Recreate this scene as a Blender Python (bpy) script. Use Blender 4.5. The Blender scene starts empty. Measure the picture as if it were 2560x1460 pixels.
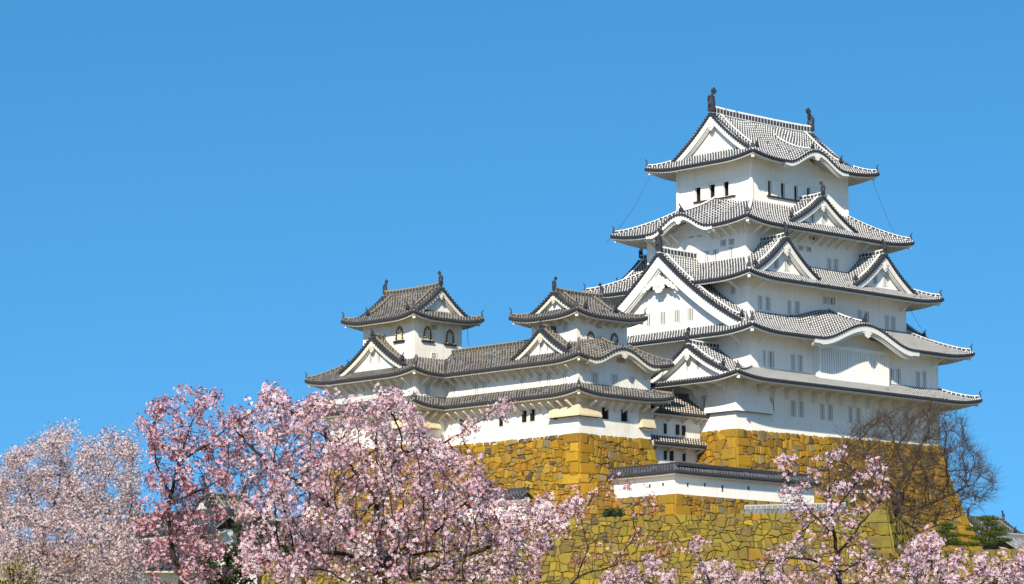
import bpy, math, random
import numpy as np
from mathutils import Vector
R = math.radians
rng = np.random.default_rng(7)
random.seed(7)
S = bpy.context.scene
# ------------------------------------------------------------------ camera
CF, CP, CY = 7751.6, R(8.276), R(46.288)            # focal length in photo pixels, pitch, heading
CC = np.array([-200.929, -181.829, -27.584])
cam = bpy.data.cameras.new('camera'); co = bpy.data.objects.new('camera', cam); S.collection.objects.link(co)
cd = np.array([math.cos(CY)*math.cos(CP), math.sin(CY)*math.cos(CP), math.sin(CP)])
cr = np.array([math.sin(CY), -math.cos(CY), 0.0]); cu = np.cross(cr, cd)
co.location = CC; co.rotation_euler = Vector(cd).to_track_quat('-Z', 'Y').to_euler()
cam.sensor_width = 36; cam.lens = CF/2560*36; cam.clip_start = 1; cam.clip_end = 20000
S.camera = co
# ------------------------------------------------------------------ light
SEL, SAZ = R(34), R(212)
w = bpy.data.worlds.new('World'); S.world = w; w.use_nodes = True
nt = w.node_tree; bg = nt.nodes['Background']
sky = nt.nodes.new('ShaderNodeTexSky'); sky.sky_type = 'NISHITA'; sky.sun_disc = False
sky.sun_elevation = SEL; sky.sun_rotation = R(90)-SAZ; sky.altitude = 200; sky.air_density = 1.0; sky.dust_density = 0.25; sky.ozone_density = 3.0
hs = nt.nodes.new('ShaderNodeHueSaturation'); hs.inputs['Hue'].default_value = .489; hs.inputs['Saturation'].default_value = 1.30; hs.inputs['Value'].default_value = .98
tc = nt.nodes.new('ShaderNodeTexCoord'); va = nt.nodes.new('ShaderNodeVectorMath'); va.operation = 'ADD'; va.inputs[1].default_value = (0, 0, .25)
vn = nt.nodes.new('ShaderNodeVectorMath'); vn.operation = 'NORMALIZE'
nt.links.new(tc.outputs['Generated'], va.inputs[0]); nt.links.new(va.outputs[0], vn.inputs[0]); nt.links.new(vn.outputs[0], sky.inputs['Vector'])
nt.links.new(sky.outputs[0], hs.inputs['Color']); nt.links.new(hs.outputs[0], bg.inputs['Color'])
bg.inputs['Strength'].default_value = 0.14
sl = bpy.data.lights.new('sun', 'SUN'); sl.energy = 4.9; sl.angle = R(0.5); sl.color = (1.0, 0.91, 0.75)
so = bpy.data.objects.new('sun', sl); S.collection.objects.link(so)
SV = Vector((math.cos(SAZ)*math.cos(SEL), math.sin(SAZ)*math.cos(SEL), math.sin(SEL)))
so.rotation_euler = (-SV).to_track_quat('-Z', 'Y').to_euler()
S.view_settings.view_transform = 'Standard'; S.view_settings.look = 'None'; S.view_settings.exposure = 0.42; S.view_settings.gamma = 1

# ------------------------------------------------------------------ helpers
def at(px, py, **k):                                 # sight line of a photo pixel met with a plane x=, y= or z= of the place
    D = cd + cr*(px-1280)/CF - cu*(py-730)/CF
    (a, val), = k.items(); i = 'xyz'.index(a)
    return CC + (val-CC[i])/D[i]*D
def far(px, py, dist):
    D = cd + cr*(px-1280)/CF - cu*(py-730)/CF
    return CC + D*dist
class MB:
    def __init__(s): s.v=[]; s.f=[]; s.m=[]; s.uv=[]
    def grid(s, P, UV=None, mat=0, flip=False):
        P=np.asarray(P,float); nu,nv=P.shape[:2]; b=len(s.v)
        s.v += P.reshape(-1,3).tolist()
        s.uv += (np.zeros((nu*nv,2)) if UV is None else np.asarray(UV,float).reshape(-1,2)).tolist()
        for i in range(nu-1):
            for j in range(nv-1):
                q=[b+i*nv+j, b+(i+1)*nv+j, b+(i+1)*nv+j+1, b+i*nv+j+1]
                s.f.append(q[::-1] if flip else q); s.m.append(mat)
    def poly(s, P, mat=0, uv=None):
        b=len(s.v); s.v += [list(map(float,p)) for p in P]; s.uv += (uv or [[0,0]]*len(P))
        s.f.append(list(range(b,b+len(P)))); s.m.append(mat)
    def hexa(s, P, mat=0):                            # 8 corners: bottom 4 ccw, top 4
        b=len(s.v); s.v += [list(map(float,p)) for p in P]; s.uv += [[0,0]]*8
        for q in ((3,2,1,0),(4,5,6,7),(0,1,5,4),(1,2,6,5),(2,3,7,6),(3,0,4,7)):
            s.f.append([b+i for i in q]); s.m.append(mat)
    def box(s, x0,x1,y0,y1,z0,z1, mat=0):
        s.hexa([(x0,y0,z0),(x1,y0,z0),(x1,y1,z0),(x0,y1,z0),(x0,y0,z1),(x1,y0,z1),(x1,y1,z1),(x0,y1,z1)],mat)
    def beam(s, a, b, wv, hv, mat=0):                 # bar from a to b; wv, hv half-extent vectors
        a,b,wv,hv=map(lambda q:np.array(q,float),(a,b,wv,hv))
        s.hexa([a-wv-hv,a+wv-hv,b+wv-hv,b-wv-hv,a-wv+hv,a+wv+hv,b+wv+hv,b-wv+hv],mat)
    def prism(s, pts, O, ex, ey, ez, th, mat=0):      # outline pts (x,y) in the ex/ey plane, thickness th along ez
        O,ex,ey,ez=map(lambda q:np.array(q,float),(O,ex,ey,ez)); n=len(pts)
        f=[O+ex*a+ey*b for a,b in pts]; g=[p+ez*th for p in f]; b0=len(s.v)
        s.v += [p.tolist() for p in f+g]; s.uv += [[0,0]]*(2*n)
        s.f.append([b0+i for i in range(n)][::-1]); s.m.append(mat)
        s.f.append([b0+n+i for i in range(n)]); s.m.append(mat)
        for i in range(n):
            j=(i+1)%n; s.f.append([b0+i,b0+j,b0+n+j,b0+n+i]); s.m.append(mat)
    def tube(s, pts, rad, k=6, mat=0, cap=True):
        pts=[np.array(p,float) for p in pts]; n=len(pts)
        if np.isscalar(rad): rad=[rad]*n
        ref=np.array([0.31,0.17,0.93]); rings=[]
        for i in range(n):
            t=pts[min(i+1,n-1)]-pts[max(i-1,0)]; t/=np.linalg.norm(t)+1e-9
            a=np.cross(t,ref); a/=np.linalg.norm(a)+1e-9; c=np.cross(t,a)
            rings.append([pts[i]+rad[i]*(math.cos(2*math.pi*j/k)*a+math.sin(2*math.pi*j/k)*c) for j in range(k+1)])
        s.grid(rings,None,mat)
        if cap: s.poly(rings[0][:k][::-1],mat); s.poly(rings[-1][:k],mat)
    def build(s, name, mats, parent=None, smooth=False):
        o0=np.zeros(3) if parent is None else ORG[parent.name]
        me=bpy.data.meshes.new(name)
        me.from_pydata((np.array(s.v)-o0).tolist(),[],s.f)
        for m in (mats if isinstance(mats,(list,tuple)) else [mats]): me.materials.append(m)
        me.polygons.foreach_set('material_index',s.m)
        ul=me.uv_layers.new(name='UVMap'); vi=np.zeros(len(me.loops),np.int32); me.loops.foreach_get('vertex_index',vi)
        ul.data.foreach_set('uv',np.array(s.uv,np.float32)[vi].ravel())
        if smooth: me.polygons.foreach_set('use_smooth',[True]*len(s.f))
        me.update()
        o=bpy.data.objects.new(name,me); S.collection.objects.link(o)
        if parent: o.parent=parent
        ORG[o.name]=o0
        return o
ORG={}
def thing(name, label, cat, loc, group=None):
    o=bpy.data.objects.new(name,None); S.collection.objects.link(o); o.location=loc; o.empty_display_size=.5
    o['label']=label; o['category']=cat
    if group: o['group']=group
    ORG[o.name]=np.array(loc,float); return o
def tag(o,label,cat,group=None):
    o['label']=label; o['category']=cat
    if group: o['group']=group
    return o
def setting(o,kind='structure'): o['kind']=kind; return o
def inst(me, name, parent, loc, rz=0, sc=(1,1,1)):
    o=bpy.data.objects.new(name,me); S.collection.objects.link(o); o.parent=parent
    o.location=np.array(loc)-ORG[parent.name]; o.rotation_euler=(0,0,rz); o.scale=sc
    ORG[o.name]=np.array(loc,float); return o
def child(me, name, parent):
    o=bpy.data.objects.new(name,me); S.collection.objects.link(o); o.parent=parent; return o
def data(mb,name,mats):
    o=mb.build(name,mats); me=o.data; bpy.data.objects.remove(o); return me
def np_mesh(name, V, F, mats, parent=None, col=None, smooth=False, mi=None):
    o0=np.zeros(3) if parent is None else ORG[parent.name]
    V=np.asarray(V,np.float32)-o0.astype(np.float32); F=np.asarray(F,np.int32); k=F.shape[1]
    me=bpy.data.meshes.new(name); me.vertices.add(len(V)); me.vertices.foreach_set('co',V.ravel())
    me.loops.add(F.size); me.loops.foreach_set('vertex_index',F.ravel())
    me.polygons.add(len(F)); me.polygons.foreach_set('loop_start',np.arange(0,F.size,k,dtype=np.int32))
    me.polygons.foreach_set('loop_total',np.full(len(F),k,np.int32))
    for m in (mats if isinstance(mats,(list,tuple)) else [mats]): me.materials.append(m)
    if mi is not None: me.polygons.foreach_set('material_index',np.asarray(mi,np.int32))
    if smooth: me.polygons.foreach_set('use_smooth',np.ones(len(F),bool))
    if col is not None:
        ca=me.color_attributes.new('Col','FLOAT_COLOR','POINT'); ca.data.foreach_set('color',np.c_[col,np.ones(len(V))].astype(np.float32).ravel())
    me.update(calc_edges=True); me.validate()
    o=bpy.data.objects.new(name,me); S.collection.objects.link(o)
    if parent: o.parent=parent
    ORG[o.name]=o0; return o

# ------------------------------------------------------------------ materials
class NB:
    def __init__(s,name,rough=.8,spec=.3):
        s.m=bpy.data.materials.new(name); s.m.use_nodes=True; s.t=s.m.node_tree; s.b=s.t.nodes['Principled BSDF']
        s.b.inputs['Roughness'].default_value=rough; s.b.inputs['Specular IOR Level'].default_value=spec
    def n(s,typ,**k):
        x=s.t.nodes.new(typ)
        for a,v in k.items():
            if a.startswith('i_'):
                key=a[2:]; key=int(key) if key.isdigit() else key.replace('_',' ')
                if hasattr(v,'is_output') : s.t.links.new(v,x.inputs[key])
                else: x.inputs[key].default_value=v
            else: setattr(x,a,v)
        return x
    def math(s,op,a,b=0.0,c=None):
        x=s.n('ShaderNodeMath',operation=op)
        for i,v in enumerate((a,b,c)):
            if v is None: continue
            if hasattr(v,'is_output'): s.t.links.new(v,x.inputs[i])
            else: x.inputs[i].default_value=v
        return x.outputs[0]
    def noise(s,scale,detail=4,vec=None,rough=.6,dist=0):
        x=s.n('ShaderNodeTexNoise',i_Scale=scale,i_Detail=detail,i_Roughness=rough,i_Distortion=dist)
        s.t.links.new(vec if vec is not None else s.pos(),x.inputs['Vector']); return x.outputs[0]
    def pos(s):
        if not hasattr(s,'_g'): s._g=s.n('ShaderNodeNewGeometry')
        return s._g.outputs['Position']
    def ramp(s,fac,stops):
        x=s.n('ShaderNodeValToRGB'); s.t.links.new(fac,x.inputs[0]); e=x.color_ramp.elements
        while len(e)<len(stops): e.new(.5)
        for i,(p,c) in enumerate(stops): e[i].position=p; e[i].color=(*c,1) if len(c)==3 else c
        return x.outputs[0]
    def mix(s,fac,a,b,mode='MIX'):
        x=s.n('ShaderNodeMix',data_type='RGBA',blend_type=mode,clamp_factor=True)
        for key,v in ((0,fac),(6,a),(7,b)):
            if hasattr(v,'is_output'): s.t.links.new(v,x.inputs[key])
            else: x.inputs[key].default_value=v if key==0 else (*v,1)
        return x.outputs[2]
    def col(s,c):
        if hasattr(c,'is_output'): s.t.links.new(c,s.b.inputs['Base Color'])
        else: s.b.inputs['Base Color'].default_value=(*c,1)
        return s
    def bump(s,h,strength=.3,dist=.05):
        x=s.n('ShaderNodeBump',i_Strength=strength,i_Distance=dist,i_Height=h); s.t.links.new(x.outputs[0],s.b.inputs['Normal']); return s
    def sep(s,vec):
        x=s.n('ShaderNodeSeparateXYZ'); s.t.links.new(vec,x.inputs[0]); return x.outputs
    def scaled(s,sx,sy,sz):
        x=s.n('ShaderNodeVectorMath',operation='MULTIPLY'); s.t.links.new(s.pos(),x.inputs[0]); x.inputs[1].default_value=(sx,sy,sz); return x.outputs[0]
def plaster(name,base,stain,amount=.5):
    b=NB(name,.88,.15)
    a=b.noise(.45,6); st=b.noise(1.0,5,b.scaled(2.6,2.6,.10),.65); fine=b.noise(5,4,b.scaled(2.2,2.2,.25))
    f1=b.ramp(a,[(.45,(0,0,0)),(.72,(1,1,1))]); f2=b.ramp(st,[(.48,(0,0,0)),(.74,(1,1,1))]); f3=b.ramp(fine,[(.55,(0,0,0)),(.8,(1,1,1))])
    f=b.math('MULTIPLY',b.math('ADD',b.math('ADD',f1,f2),b.math('MULTIPLY',f3,.4)),amount*.55)
    b.col(b.mix(f,base,stain)).bump(b.noise(6,4),.12,.03); return b.m
def tiles(name,dark,white,wcov,jcov,mossc=None,moss=0,vary=2.6):
    b=NB(name,.75,.25); uv=b.n('ShaderNodeUVMap'); u,v,_=b.sep(uv.outputs[0])
    d=b.math('ABSOLUTE',b.math('SUBTRACT',b.math('FRACT',u),.5))                 # 0 = crown of the round tile
    side=b.math('MULTIPLY',b.math('GREATER_THAN',d,.25),b.math('LESS_THAN',d,.25+wcov))
    row=b.math('LESS_THAN',b.math('FRACT',b.math('DIVIDE',v,.41)),jcov)
    crown=b.math('MULTIPLY',row,b.math('LESS_THAN',d,.36))
    ed=b.math('GREATER_THAN',b.noise(3.0,4),.38)
    w=b.math('MULTIPLY',b.math('MAXIMUM',side,crown),ed)
    cell=b.n('ShaderNodeTexWhiteNoise',noise_dimensions='2D')
    fl=b.n('ShaderNodeVectorMath',operation='FLOOR'); sc=b.n('ShaderNodeVectorMath',operation='MULTIPLY'); b.t.links.new(uv.outputs[0],sc.inputs[0]); sc.inputs[1].default_value=(1,2.44,1)
    b.t.links.new(sc.outputs[0],fl.inputs[0]); b.t.links.new(fl.outputs[0],cell.inputs['Vector'])
    dk=b.mix(b.math('POWER',cell.outputs[0],2.2),dark,tuple(x*vary for x in dark))
    if mossc: dk=b.mix(b.math('MULTIPLY',b.ramp(b.noise(.9,6),[(.42,(0,0,0)),(.62,(1,1,1))]),moss),dk,mossc)
    b.col(b.mix(w,dk,white)); b.bump(b.noise(14,3),.15,.02); return b.m
def ridgemat(name,dark,white,ub=.20,vb=.12):
    b=NB(name,.75,.25); uv=b.n('ShaderNodeUVMap'); u,v,_=b.sep(uv.outputs[0])
    row=b.math('LESS_THAN',b.math('FRACT',b.math('DIVIDE',u,.44)),ub)
    e1=b.math('LESS_THAN',v,vb); e2=b.math('GREATER_THAN',v,1-vb)
    w=b.math('MAXIMUM',row,b.math('MAXIMUM',e1,e2)); w=b.math('MULTIPLY',w,b.math('GREATER_THAN',b.noise(2.5,4),.36))
    b.col(b.mix(w,b.mix(b.noise(6,3),dark,tuple(x*2 for x in dark)),white)); return b.m
def plain(name,c,rough=.7,var=.35,sc=5,spec=.3):
    b=NB(name,rough,spec); b.col(b.mix(b.noise(sc,4),tuple(x*(1-var) for x in c),tuple(min(1,x*(1+var)) for x in c))); return b.m
M={}
M['plaster']=plaster('white_plaster',(.92,.885,.82),(.70,.635,.54),.48)
M['plaster_old']=plaster('weathered_plaster',(.83,.80,.74),(.60,.49,.34),.7)
M['plaster_tan']=plaster('stained_plaster',(.66,.55,.38),(.52,.38,.17),.9)
M['trim']=plain('white_trim',(.76,.74,.69),.8,.08)
M['trim_old']=plain('weathered_trim',(.66,.61,.52),.8,.15)
M['tile']=tiles('plastered_tile',(.043,.044,.051),(.60,.595,.58),.15,.32)
M['tile_old']=tiles('weathered_tile',(.026,.029,.037),(.32,.285,.225),.09,.19,(.10,.075,.042),.5,5.0)
M['cap']=plain('dark_tile',(.036,.038,.046),.6,.4)
M['cap_old']=plain('dark_tile_old',(.042,.043,.048),.65,.4)
M['ridge']=ridgemat('ridge_tile',(.033,.034,.040),(.70,.69,.66))
M['ridge_old']=ridgemat('ridge_tile_old',(.036,.037,.042),(.25,.21,.15),.2,.1)
M['bronze']=plain('dark_ornament',(.040,.042,.050),.5,.3)
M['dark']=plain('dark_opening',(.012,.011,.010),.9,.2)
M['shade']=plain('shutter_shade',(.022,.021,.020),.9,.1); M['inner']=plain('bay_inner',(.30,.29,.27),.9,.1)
M['iron']=plain('black_iron',(.018,.018,.02),.6,.2)
M['sill']=plain('brown_sill',(.06,.03,.022),.7,.3)
M['gold']=plain('gold_fitting',(.62,.42,.05),.4,.1,8,.5)
M['brownwood']=plain('brown_wood',(.22,.115,.035),.7,.35)
M['bark']=plain('cherry_bark',(.040,.028,.022),.9,.5,14)
M['bark_bare']=plain('bare_bark',(.075,.053,.038),.9,.4,8)
M['cable']=plain('cable',(.05,.05,.06),.6,0)
def stonemat(name,moss,mossf):
    b=NB(name,.92,.1); a=b.n('ShaderNodeVertexColor',layer_name='Col')
    n=b.noise(1.7,7,None,.7); n2=b.noise(6.5,6,None,.7); n3=b.noise(18,4,None,.7); big=b.noise(.22,4)
    c=b.mix(b.math('MULTIPLY',b.ramp(n,[(.42,(0,0,0)),(.75,(1,1,1))]),.5),a.outputs[0],(.36,.20,.04))
    c=b.mix(b.math('MULTIPLY',b.ramp(n2,[(.52,(0,0,0)),(.70,(1,1,1))]),.5),c,(.15,.10,.035))
    c=b.mix(b.math('MULTIPLY',b.ramp(n3,[(.55,(0,0,0)),(.72,(1,1,1))]),.35),c,(.50,.36,.13))
    c=b.mix(b.math('MULTIPLY',b.ramp(big,[(.45,(0,0,0)),(.65,(1,1,1))]),.35),c,(.20,.13,.04))
    if mossf: c=b.mix(b.math('MULTIPLY',b.ramp(b.noise(.8,7,None,.7),[(.42,(0,0,0)),(.6,(1,1,1))]),mossf),c,moss)
    b.col(c).bump(b.math('ADD',n2,b.math('MULTIPLY',n3,.5)),.8,.10); return b.m
M['stone']=stonemat('ochre_stone',(.2,.2,.02),0)
M['stone_moss']=stonemat('mossy_stone',(.22,.20,.03),.5)
M['gap']=plain('stone_joint',(.11,.07,.022),.95,.7)
def petal():
    b=NB('blossom',.7,.15); a=b.n('ShaderNodeVertexColor',layer_name='Col')
    tr=b.n('ShaderNodeBsdfTranslucent'); b.t.links.new(a.outputs[0],tr.inputs[0]); b.col(a.outputs[0])
    mx=b.n('ShaderNodeMixShader',i_0=.18); b.t.links.new(b.b.outputs[0],mx.inputs[1]); b.t.links.new(tr.outputs[0],mx.inputs[2])
    b.t.links.new(mx.outputs[0],b.t.nodes['Material Output'].inputs[0]); return b.m
M['petal']=petal()
NEW=dict(tile=M['tile'],cap=M['cap'],ridge=M['ridge'],trim=M['trim'],wall=M['plaster'])
OLD=dict(tile=M['tile_old'],cap=M['cap_old'],ridge=M['ridge_old'],trim=M['trim_old'],wall=M['plaster_old'])

# ------------------------------------------------------------------ tiled roofs
PIT=.335; QS=[-.5,-.30,-.20,-.10,0,.10,.20,.30,.5]; QZ=[0,0,.09,.155,.18,.155,.09,0,0]
Z3=np.array([0,0,1.0])
def V3(x,y,z=0.0): return np.array([x,y,z],float)
def tiled(mb,A,e,n,L,t0,t1,zf,nt=9,s0=0,s1=None,caps=True,flip=False):
    s1=L if s1 is None else s1; k=max(1,int(round((s1-s0)/PIT))); p=(s1-s0)/k
    for i in range(k):
        sc=s0+(i+.5)*p; P=[];U=[]
        for q,dz in zip(QS,QZ):
            s=sc+q*p; a=t0(s); b=max(t1(s),a+1e-3)
            row=[];ru=[];L0=0;pz=None
            for j in range(nt):
                t=a+(b-a)*j/(nt-1); z=zf(s,t)
                if pz is not None: L0+=math.hypot(t-pt,z-pz)
                else: L0=a*1.15
                pt,pz=t,z
                row.append(A+e*s+n*t+Z3*(z+dz)); ru.append((q+.5+i,L0))
            P.append(row);U.append(ru)
        if t1(sc)-t0(sc)>.03: mb.grid(P,U,0,flip=not flip)
        if caps and t0(sc)<.02:
            c=A+e*sc+Z3*(zf(sc,0)-.01); sl=(zf(sc+.1,0)-zf(sc-.1,0))/.2
            ring=[c+e*(.150*math.cos(g))+Z3*(.155*math.sin(g)) for g in np.linspace(0,2*math.pi,9)[:-1]]
            ou=[q-n*.09 for q in ring]
            mb.poly(ou[::-1] if flip else ou,1)
            mb.grid([[a,b] for a,b in zip(ring+ring[:1],ou+ou[:1])],None,1,flip=flip)
            a0=A+e*(sc-p/2)+n*.0+Z3*(zf(sc-p/2,0)+.01); a1=A+e*(sc+p/2)+Z3*(zf(sc+p/2,0)+.01)
            b0=a0-Z3*.20; b1=a1-Z3*.20
            mb.poly([b0,b1,a1,a0],1)
def eave(mb,A,e,n,L,zf,ov,mitL=True,mitR=True,s0=0,s1=None,thick=.20,slope=.28,raf=.42):
    """white eave: fascia, soffit and rafter ends under a tile edge"""
    s1=L if s1 is None else s1; k=max(2,int((s1-s0)/.25)); ss=np.linspace(s0,s1,k+1)
    cl=lambda s,t:(max(t if mitL else -9,min(L-t if mitR else 1e9,s)))
    def pt(s,t,z): return A+e*cl(s,t)+n*t+Z3*z
    zz=[zf(s,0) for s in ss]
    mb.grid([[pt(s,.09,z-.17),pt(s,.09,z-.10-thick),pt(s,.20,z-.12-thick),pt(s,.20,z-.02-thick)] for s,z in zip(ss,zz)],None,0,flip=True)
    mb.grid([[pt(s,.20,z-.02-thick),pt(s,.6*ov,z-.02-thick+slope*(.6*ov-.2)),pt(s,ov+.05,z-.02-thick+slope*(ov-.15))] for s,z in zip(ss,zz)],None,0,flip=True)
    m=int((s1-s0)/raf)
    for i in range(m):
        s=s0+(i+.5)*(s1-s0)/m; tm=min(ov,s if mitL else 9,(L-s) if mitR else 9)
        if tm<.45: continue
        z=zf(s,0)-.03-thick
        a=pt(s,.26,z-.05); b=pt(s,tm,z-.05+slope*(tm-.26))
        mb.beam(a,b,e*.075,Z3*.065)
def ridge_bar(mb,pts,wd,h,up=0.0,mat=0):
    pts=[np.array(p,float) for p in pts]; pr=[(-.5,0),(-.5,.45),(-.5,.82),(-.28,1.0),(.28,1.0),(.5,.82),(.5,.45),(.5,0)]
    vv=[0,.5,1,.9,.9,1,.5,0]; rows=[];us=[];l=0
    for i,p in enumerate(pts):
        t=pts[min(i+1,len(pts)-1)]-pts[max(i-1,0)]; t[2]=0; t/=np.linalg.norm(t)+1e-9; r=np.cross(t,Z3)
        if i: l+=np.linalg.norm(p-pts[i-1])
        rows.append([p+r*(a*wd)+Z3*(b*h) for a,b in pr]); us.append([(l,v) for v in vv])
    mb.grid(rows,us,mat,flip=True); mb.poly(rows[0],mat); mb.poly(rows[-1][::-1],mat)
# shared ornaments ------------------------------------------------------------
def make_oni():
    mb=MB(); half=[(.30,0),(.27,.14),(.22,.22),(.25,.34),(.20,.46),(.10,.56)]
    pts=half+[(-a,b) for a,b in half[::-1]]
    mb.prism(pts,V3(0,-.10),V3(1,0),Z3,V3(0,1),.20)
    mb.prism([(.19,.02),(.16,.3),(0,.42),(-.16,.3),(-.19,.02)],V3(0,-.16),V3(1,0),Z3,V3(0,1),.1)
    mb.tube([V3(0,.06,.52),V3(0,-.05,.66),V3(0,-.20,.80),V3(0,-.27,.93)],[.085,.08,.07,.055],7)
    mb.tube([V3(0,.0,.1),V3(0,-.24,.12)],.10,7)
    return data(mb,'ornament',M['bronze'])
def make_tip():
    mb=MB(); mb.prism([(-.16,0),(.16,0),(.14,.36),(.05,.42),(-.05,.42),(-.14,.36)],V3(0,-.06),V3(1,0),Z3,V3(0,1),.12)
    mb.tube([V3(0,.02,.34),V3(0,-.06,.48),V3(0,-.16,.6)],[.06,.05,.025],6); return data(mb,'ornament',M['bronze'])
def make_shachi():
    mb=MB()   # local: ridge along +x inwards, fish head on the ridge end, tail in the air
    mb.prism([(-.42,-.55),(.42,-.55),(.40,.05),(.30,.22),(-.30,.22),(-.40,.05)],V3(-.22,0),V3(0,1),Z3,V3(1,0),.34)
    path=[(.05,.0,.1),(-.06,.0,.42),(-.16,.0,.75),(-.12,.0,1.05),(.06,.0,1.32),(.26,.0,1.52)]
    mb.tube([V3(*p) for p in path],[.40,.40,.33,.25,.17,.10],9)
    mb.tube([V3(.05,0,.22),V3(-.34,0,.26),V3(-.46,0,.18)],[.26,.2,.1],8)
    tail=[(-.06,0),(-.16,.26),(-.10,.50),(.06,.40),(.10,.66),(.26,.46),(.40,.34),(.30,.12),(.12,-.02)]
    mb.prism([(a*1.3+.2,b*1.15+1.36) for a,b in tail],V3(0,-.11),V3(1,0),Z3,V3(0,1),.22);
    mb.prism([(-.28,.62),(-.62,.72),(-.50,.92),(-.58,1.05),(-.40,1.04),(-.28,.98)],V3(0,-.1),V3(1,0),Z3,V3(0,1),.2)
    mb.prism([(.26,.72),(.46,.92),(.34,1.0),(.48,1.22),(.1,1.1)],V3(0,-.1),V3(1,0),Z3,V3(0,1),.2)
    for sg in (-1,1):
        mb.prism([(-.05,.45),(-.25,.78),(.02,.72),(.12,.5)],V3(0,sg*.34),V3(1,0),Z3,V3(0,sg),.10)
        mb.tube([V3(-.30,sg*.15,.34),V3(-.42,sg*.24,.5)],[.06,.02],5)
    for i in range(5): mb.tube([V3(-.36+.03*i,0,.3+.15*i),V3(-.46+.05*i,0,.42+.15*i)],[.06,.015],5)
    return data(mb,'fish_ornament',M['bronze'])
ONI=make_oni(); TIP=make_tip(); SHACHI=make_shachi()
def pendant_pts(big):
    if big: h=[(0,-1.05),(.16,-1.0),(.26,-.86),(.22,-.70),(.34,-.72),(.44,-.56),(.40,-.40),(.52,-.30),(.66,-.40),(.80,-.52),(.92,-.42),(.98,-.54),(1.14,-.62),(1.22,-.50),(1.34,-.66),(1.46,-.70),(1.38,-.52),(1.26,-.40),(1.18,-.24),(1.02,-.26),(.96,-.06),(.78,-.04),(.66,.12),(.46,.06),(.36,.22),(.16,.26),(.10,.36)]
    else: h=[(0,-1.0),(.14,-.86),(.34,-.72),(.42,-.50),(.34,-.34),(.50,-.30),(.66,-.16),(.60,-.02),(.42,.02),(.24,.12)]
    return h+[(-a,b) for a,b in h[::-1] if a>0]
def gable_front(part,O,r,n,W,zc,zbase,st,bh=.55,rec=.65,pend=.8,big=False,oni=ONI,windows=(),back=None,verge=True,dr_in=.62,dr_end=.80):
    """front of a gable: O centre of the verge plane (z ignored); r lateral, n inward; zc(w) tile height at lateral distance w"""
    O=np.array([O[0],O[1],0.0]); mb=MB(); N=16; wi=W*.985
    for sg in (1,-1):
        ww=np.linspace(0,W,N)
        # outer bargeboard (front, bottom, back)
        def rows(d0,d1,y0,y1,wm):
            out=[]
            for w in np.linspace(0,wm,N):
                z=zc(w); sl=(zc(w+.01)-zc(max(w-.01,0)))/.02 if w>.02 else (zc(.03)-zc(.0))/.03
                kk=math.sqrt(1+sl*sl); kk=min(kk,1.5)
                P=lambda y,zz:O+r*(sg*w)+n*y+Z3*zz
                out.append([P(y0,z-d0),P(y0,z-d1*kk),P(y1,z-d1*kk),P(y1,z-d0)])
            return out
        mb.grid(rows(.08,.08+bh,.06,.22,W),None,0,flip=sg>0)
        mb.grid(rows(.08,.08+bh*1.15,.24,.36,W*.97),None,0,flip=sg>0)
        mb.grid(rows(.08,.08+bh*1.28,.38,.46,W*.94),None,0,flip=sg>0)
        # soffit back to the wall, then the wall strip
        mb.grid([[O+r*(sg*w)+n*.4+Z3*(zc(w)-.14),O+r*(sg*w)+n*(rec+.05)+Z3*(zc(w)-.14)] for w in ww],None,0,flip=sg>0)
        wl=[w for w in np.linspace(0,W,N*2) if zc(w)-.12>zbase]
        mb.grid([[O+r*(sg*w)+n*rec+Z3*(zc(w)-.12),O+r*(sg*w)+n*rec+Z3*zbase] for w in wl],None,1,flip=sg>0)
        # foot block of the bargeboard
    g=mb.build('gable',[st['trim'],st['wall']],part)
    if verge:
        vb=MB()
        for sg in (1,-1):
            arc=[0];N2=400;wv=np.linspace(0,W,N2)
            for i in range(1,N2): arc.append(arc[-1]+math.hypot(wv[i]-wv[i-1],zc(wv[i])-zc(wv[i-1])))
            k=int(arc[-1]/.33)
            for i in range(k):
                w=np.interp((i+.5)*arc[-1]/k,arc,wv); c=O+r*(sg*w)+Z3*(zc(w)+.03)
                vb.tube([c-n*.12,c+n*.55],.145,7)
            vb.grid([[O+r*(sg*w)-n*.03+Z3*(zc(w)-.10),O+r*(sg*w)-n*.03+Z3*(zc(w)+.02),O+r*(sg*w)+n*.5+Z3*(zc(w)+.04)] for w in wv[::20]],None,0,flip=sg<0)
        vb.build('verge_tiles',st['cap'],g)
        for sg in (1,-1):
            rb=MB(); ws=np.linspace(.25,W*dr_end,12)
            pts=[O+r*(sg*w)+n*dr_in+Z3*(zc(w)+.06+(.12 if w>W*dr_end*.93 else 0)) for w in ws]
            ridge_bar(rb,pts,.26,.30); rb.build('descending_ridge',st['ridge'],g)
            rz=math.atan2((r*sg)[1],(r*sg)[0])+math.pi/2
            inst(oni,'ornament',g,pts[-1]+r*(sg*.12),rz,(.72,.72,.72))
    if pend:
        pb=MB(); zt=zc(0)-.10-bh*1.45-(1.0 if big else 0); px_=1.55 if big else 1; pb.prism([(a*pend*px_,(b-(abs(a)*.28 if big else 0))*pend*1.12) for a,b in pendant_pts(big)],O+n*.02+Z3*zt,r,Z3,n,.12)
        pb.prism([(a*pend*.55,b*pend*.62-.1*pend) for a,b in pendant_pts(False)],O-n*.06+Z3*zt,r,Z3,n,.09)
        for a in np.linspace(0,2*math.pi,7)[:-1]:
            c=O-n*.10+Z3*(zt-.12*pend)+r*(.15*pend*math.cos(a))+Z3*(.15*pend*math.sin(a)); pb.tube([c,c+n*.15],.07*pend,6)
        pb.build('pendant',st['trim'],g)
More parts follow.
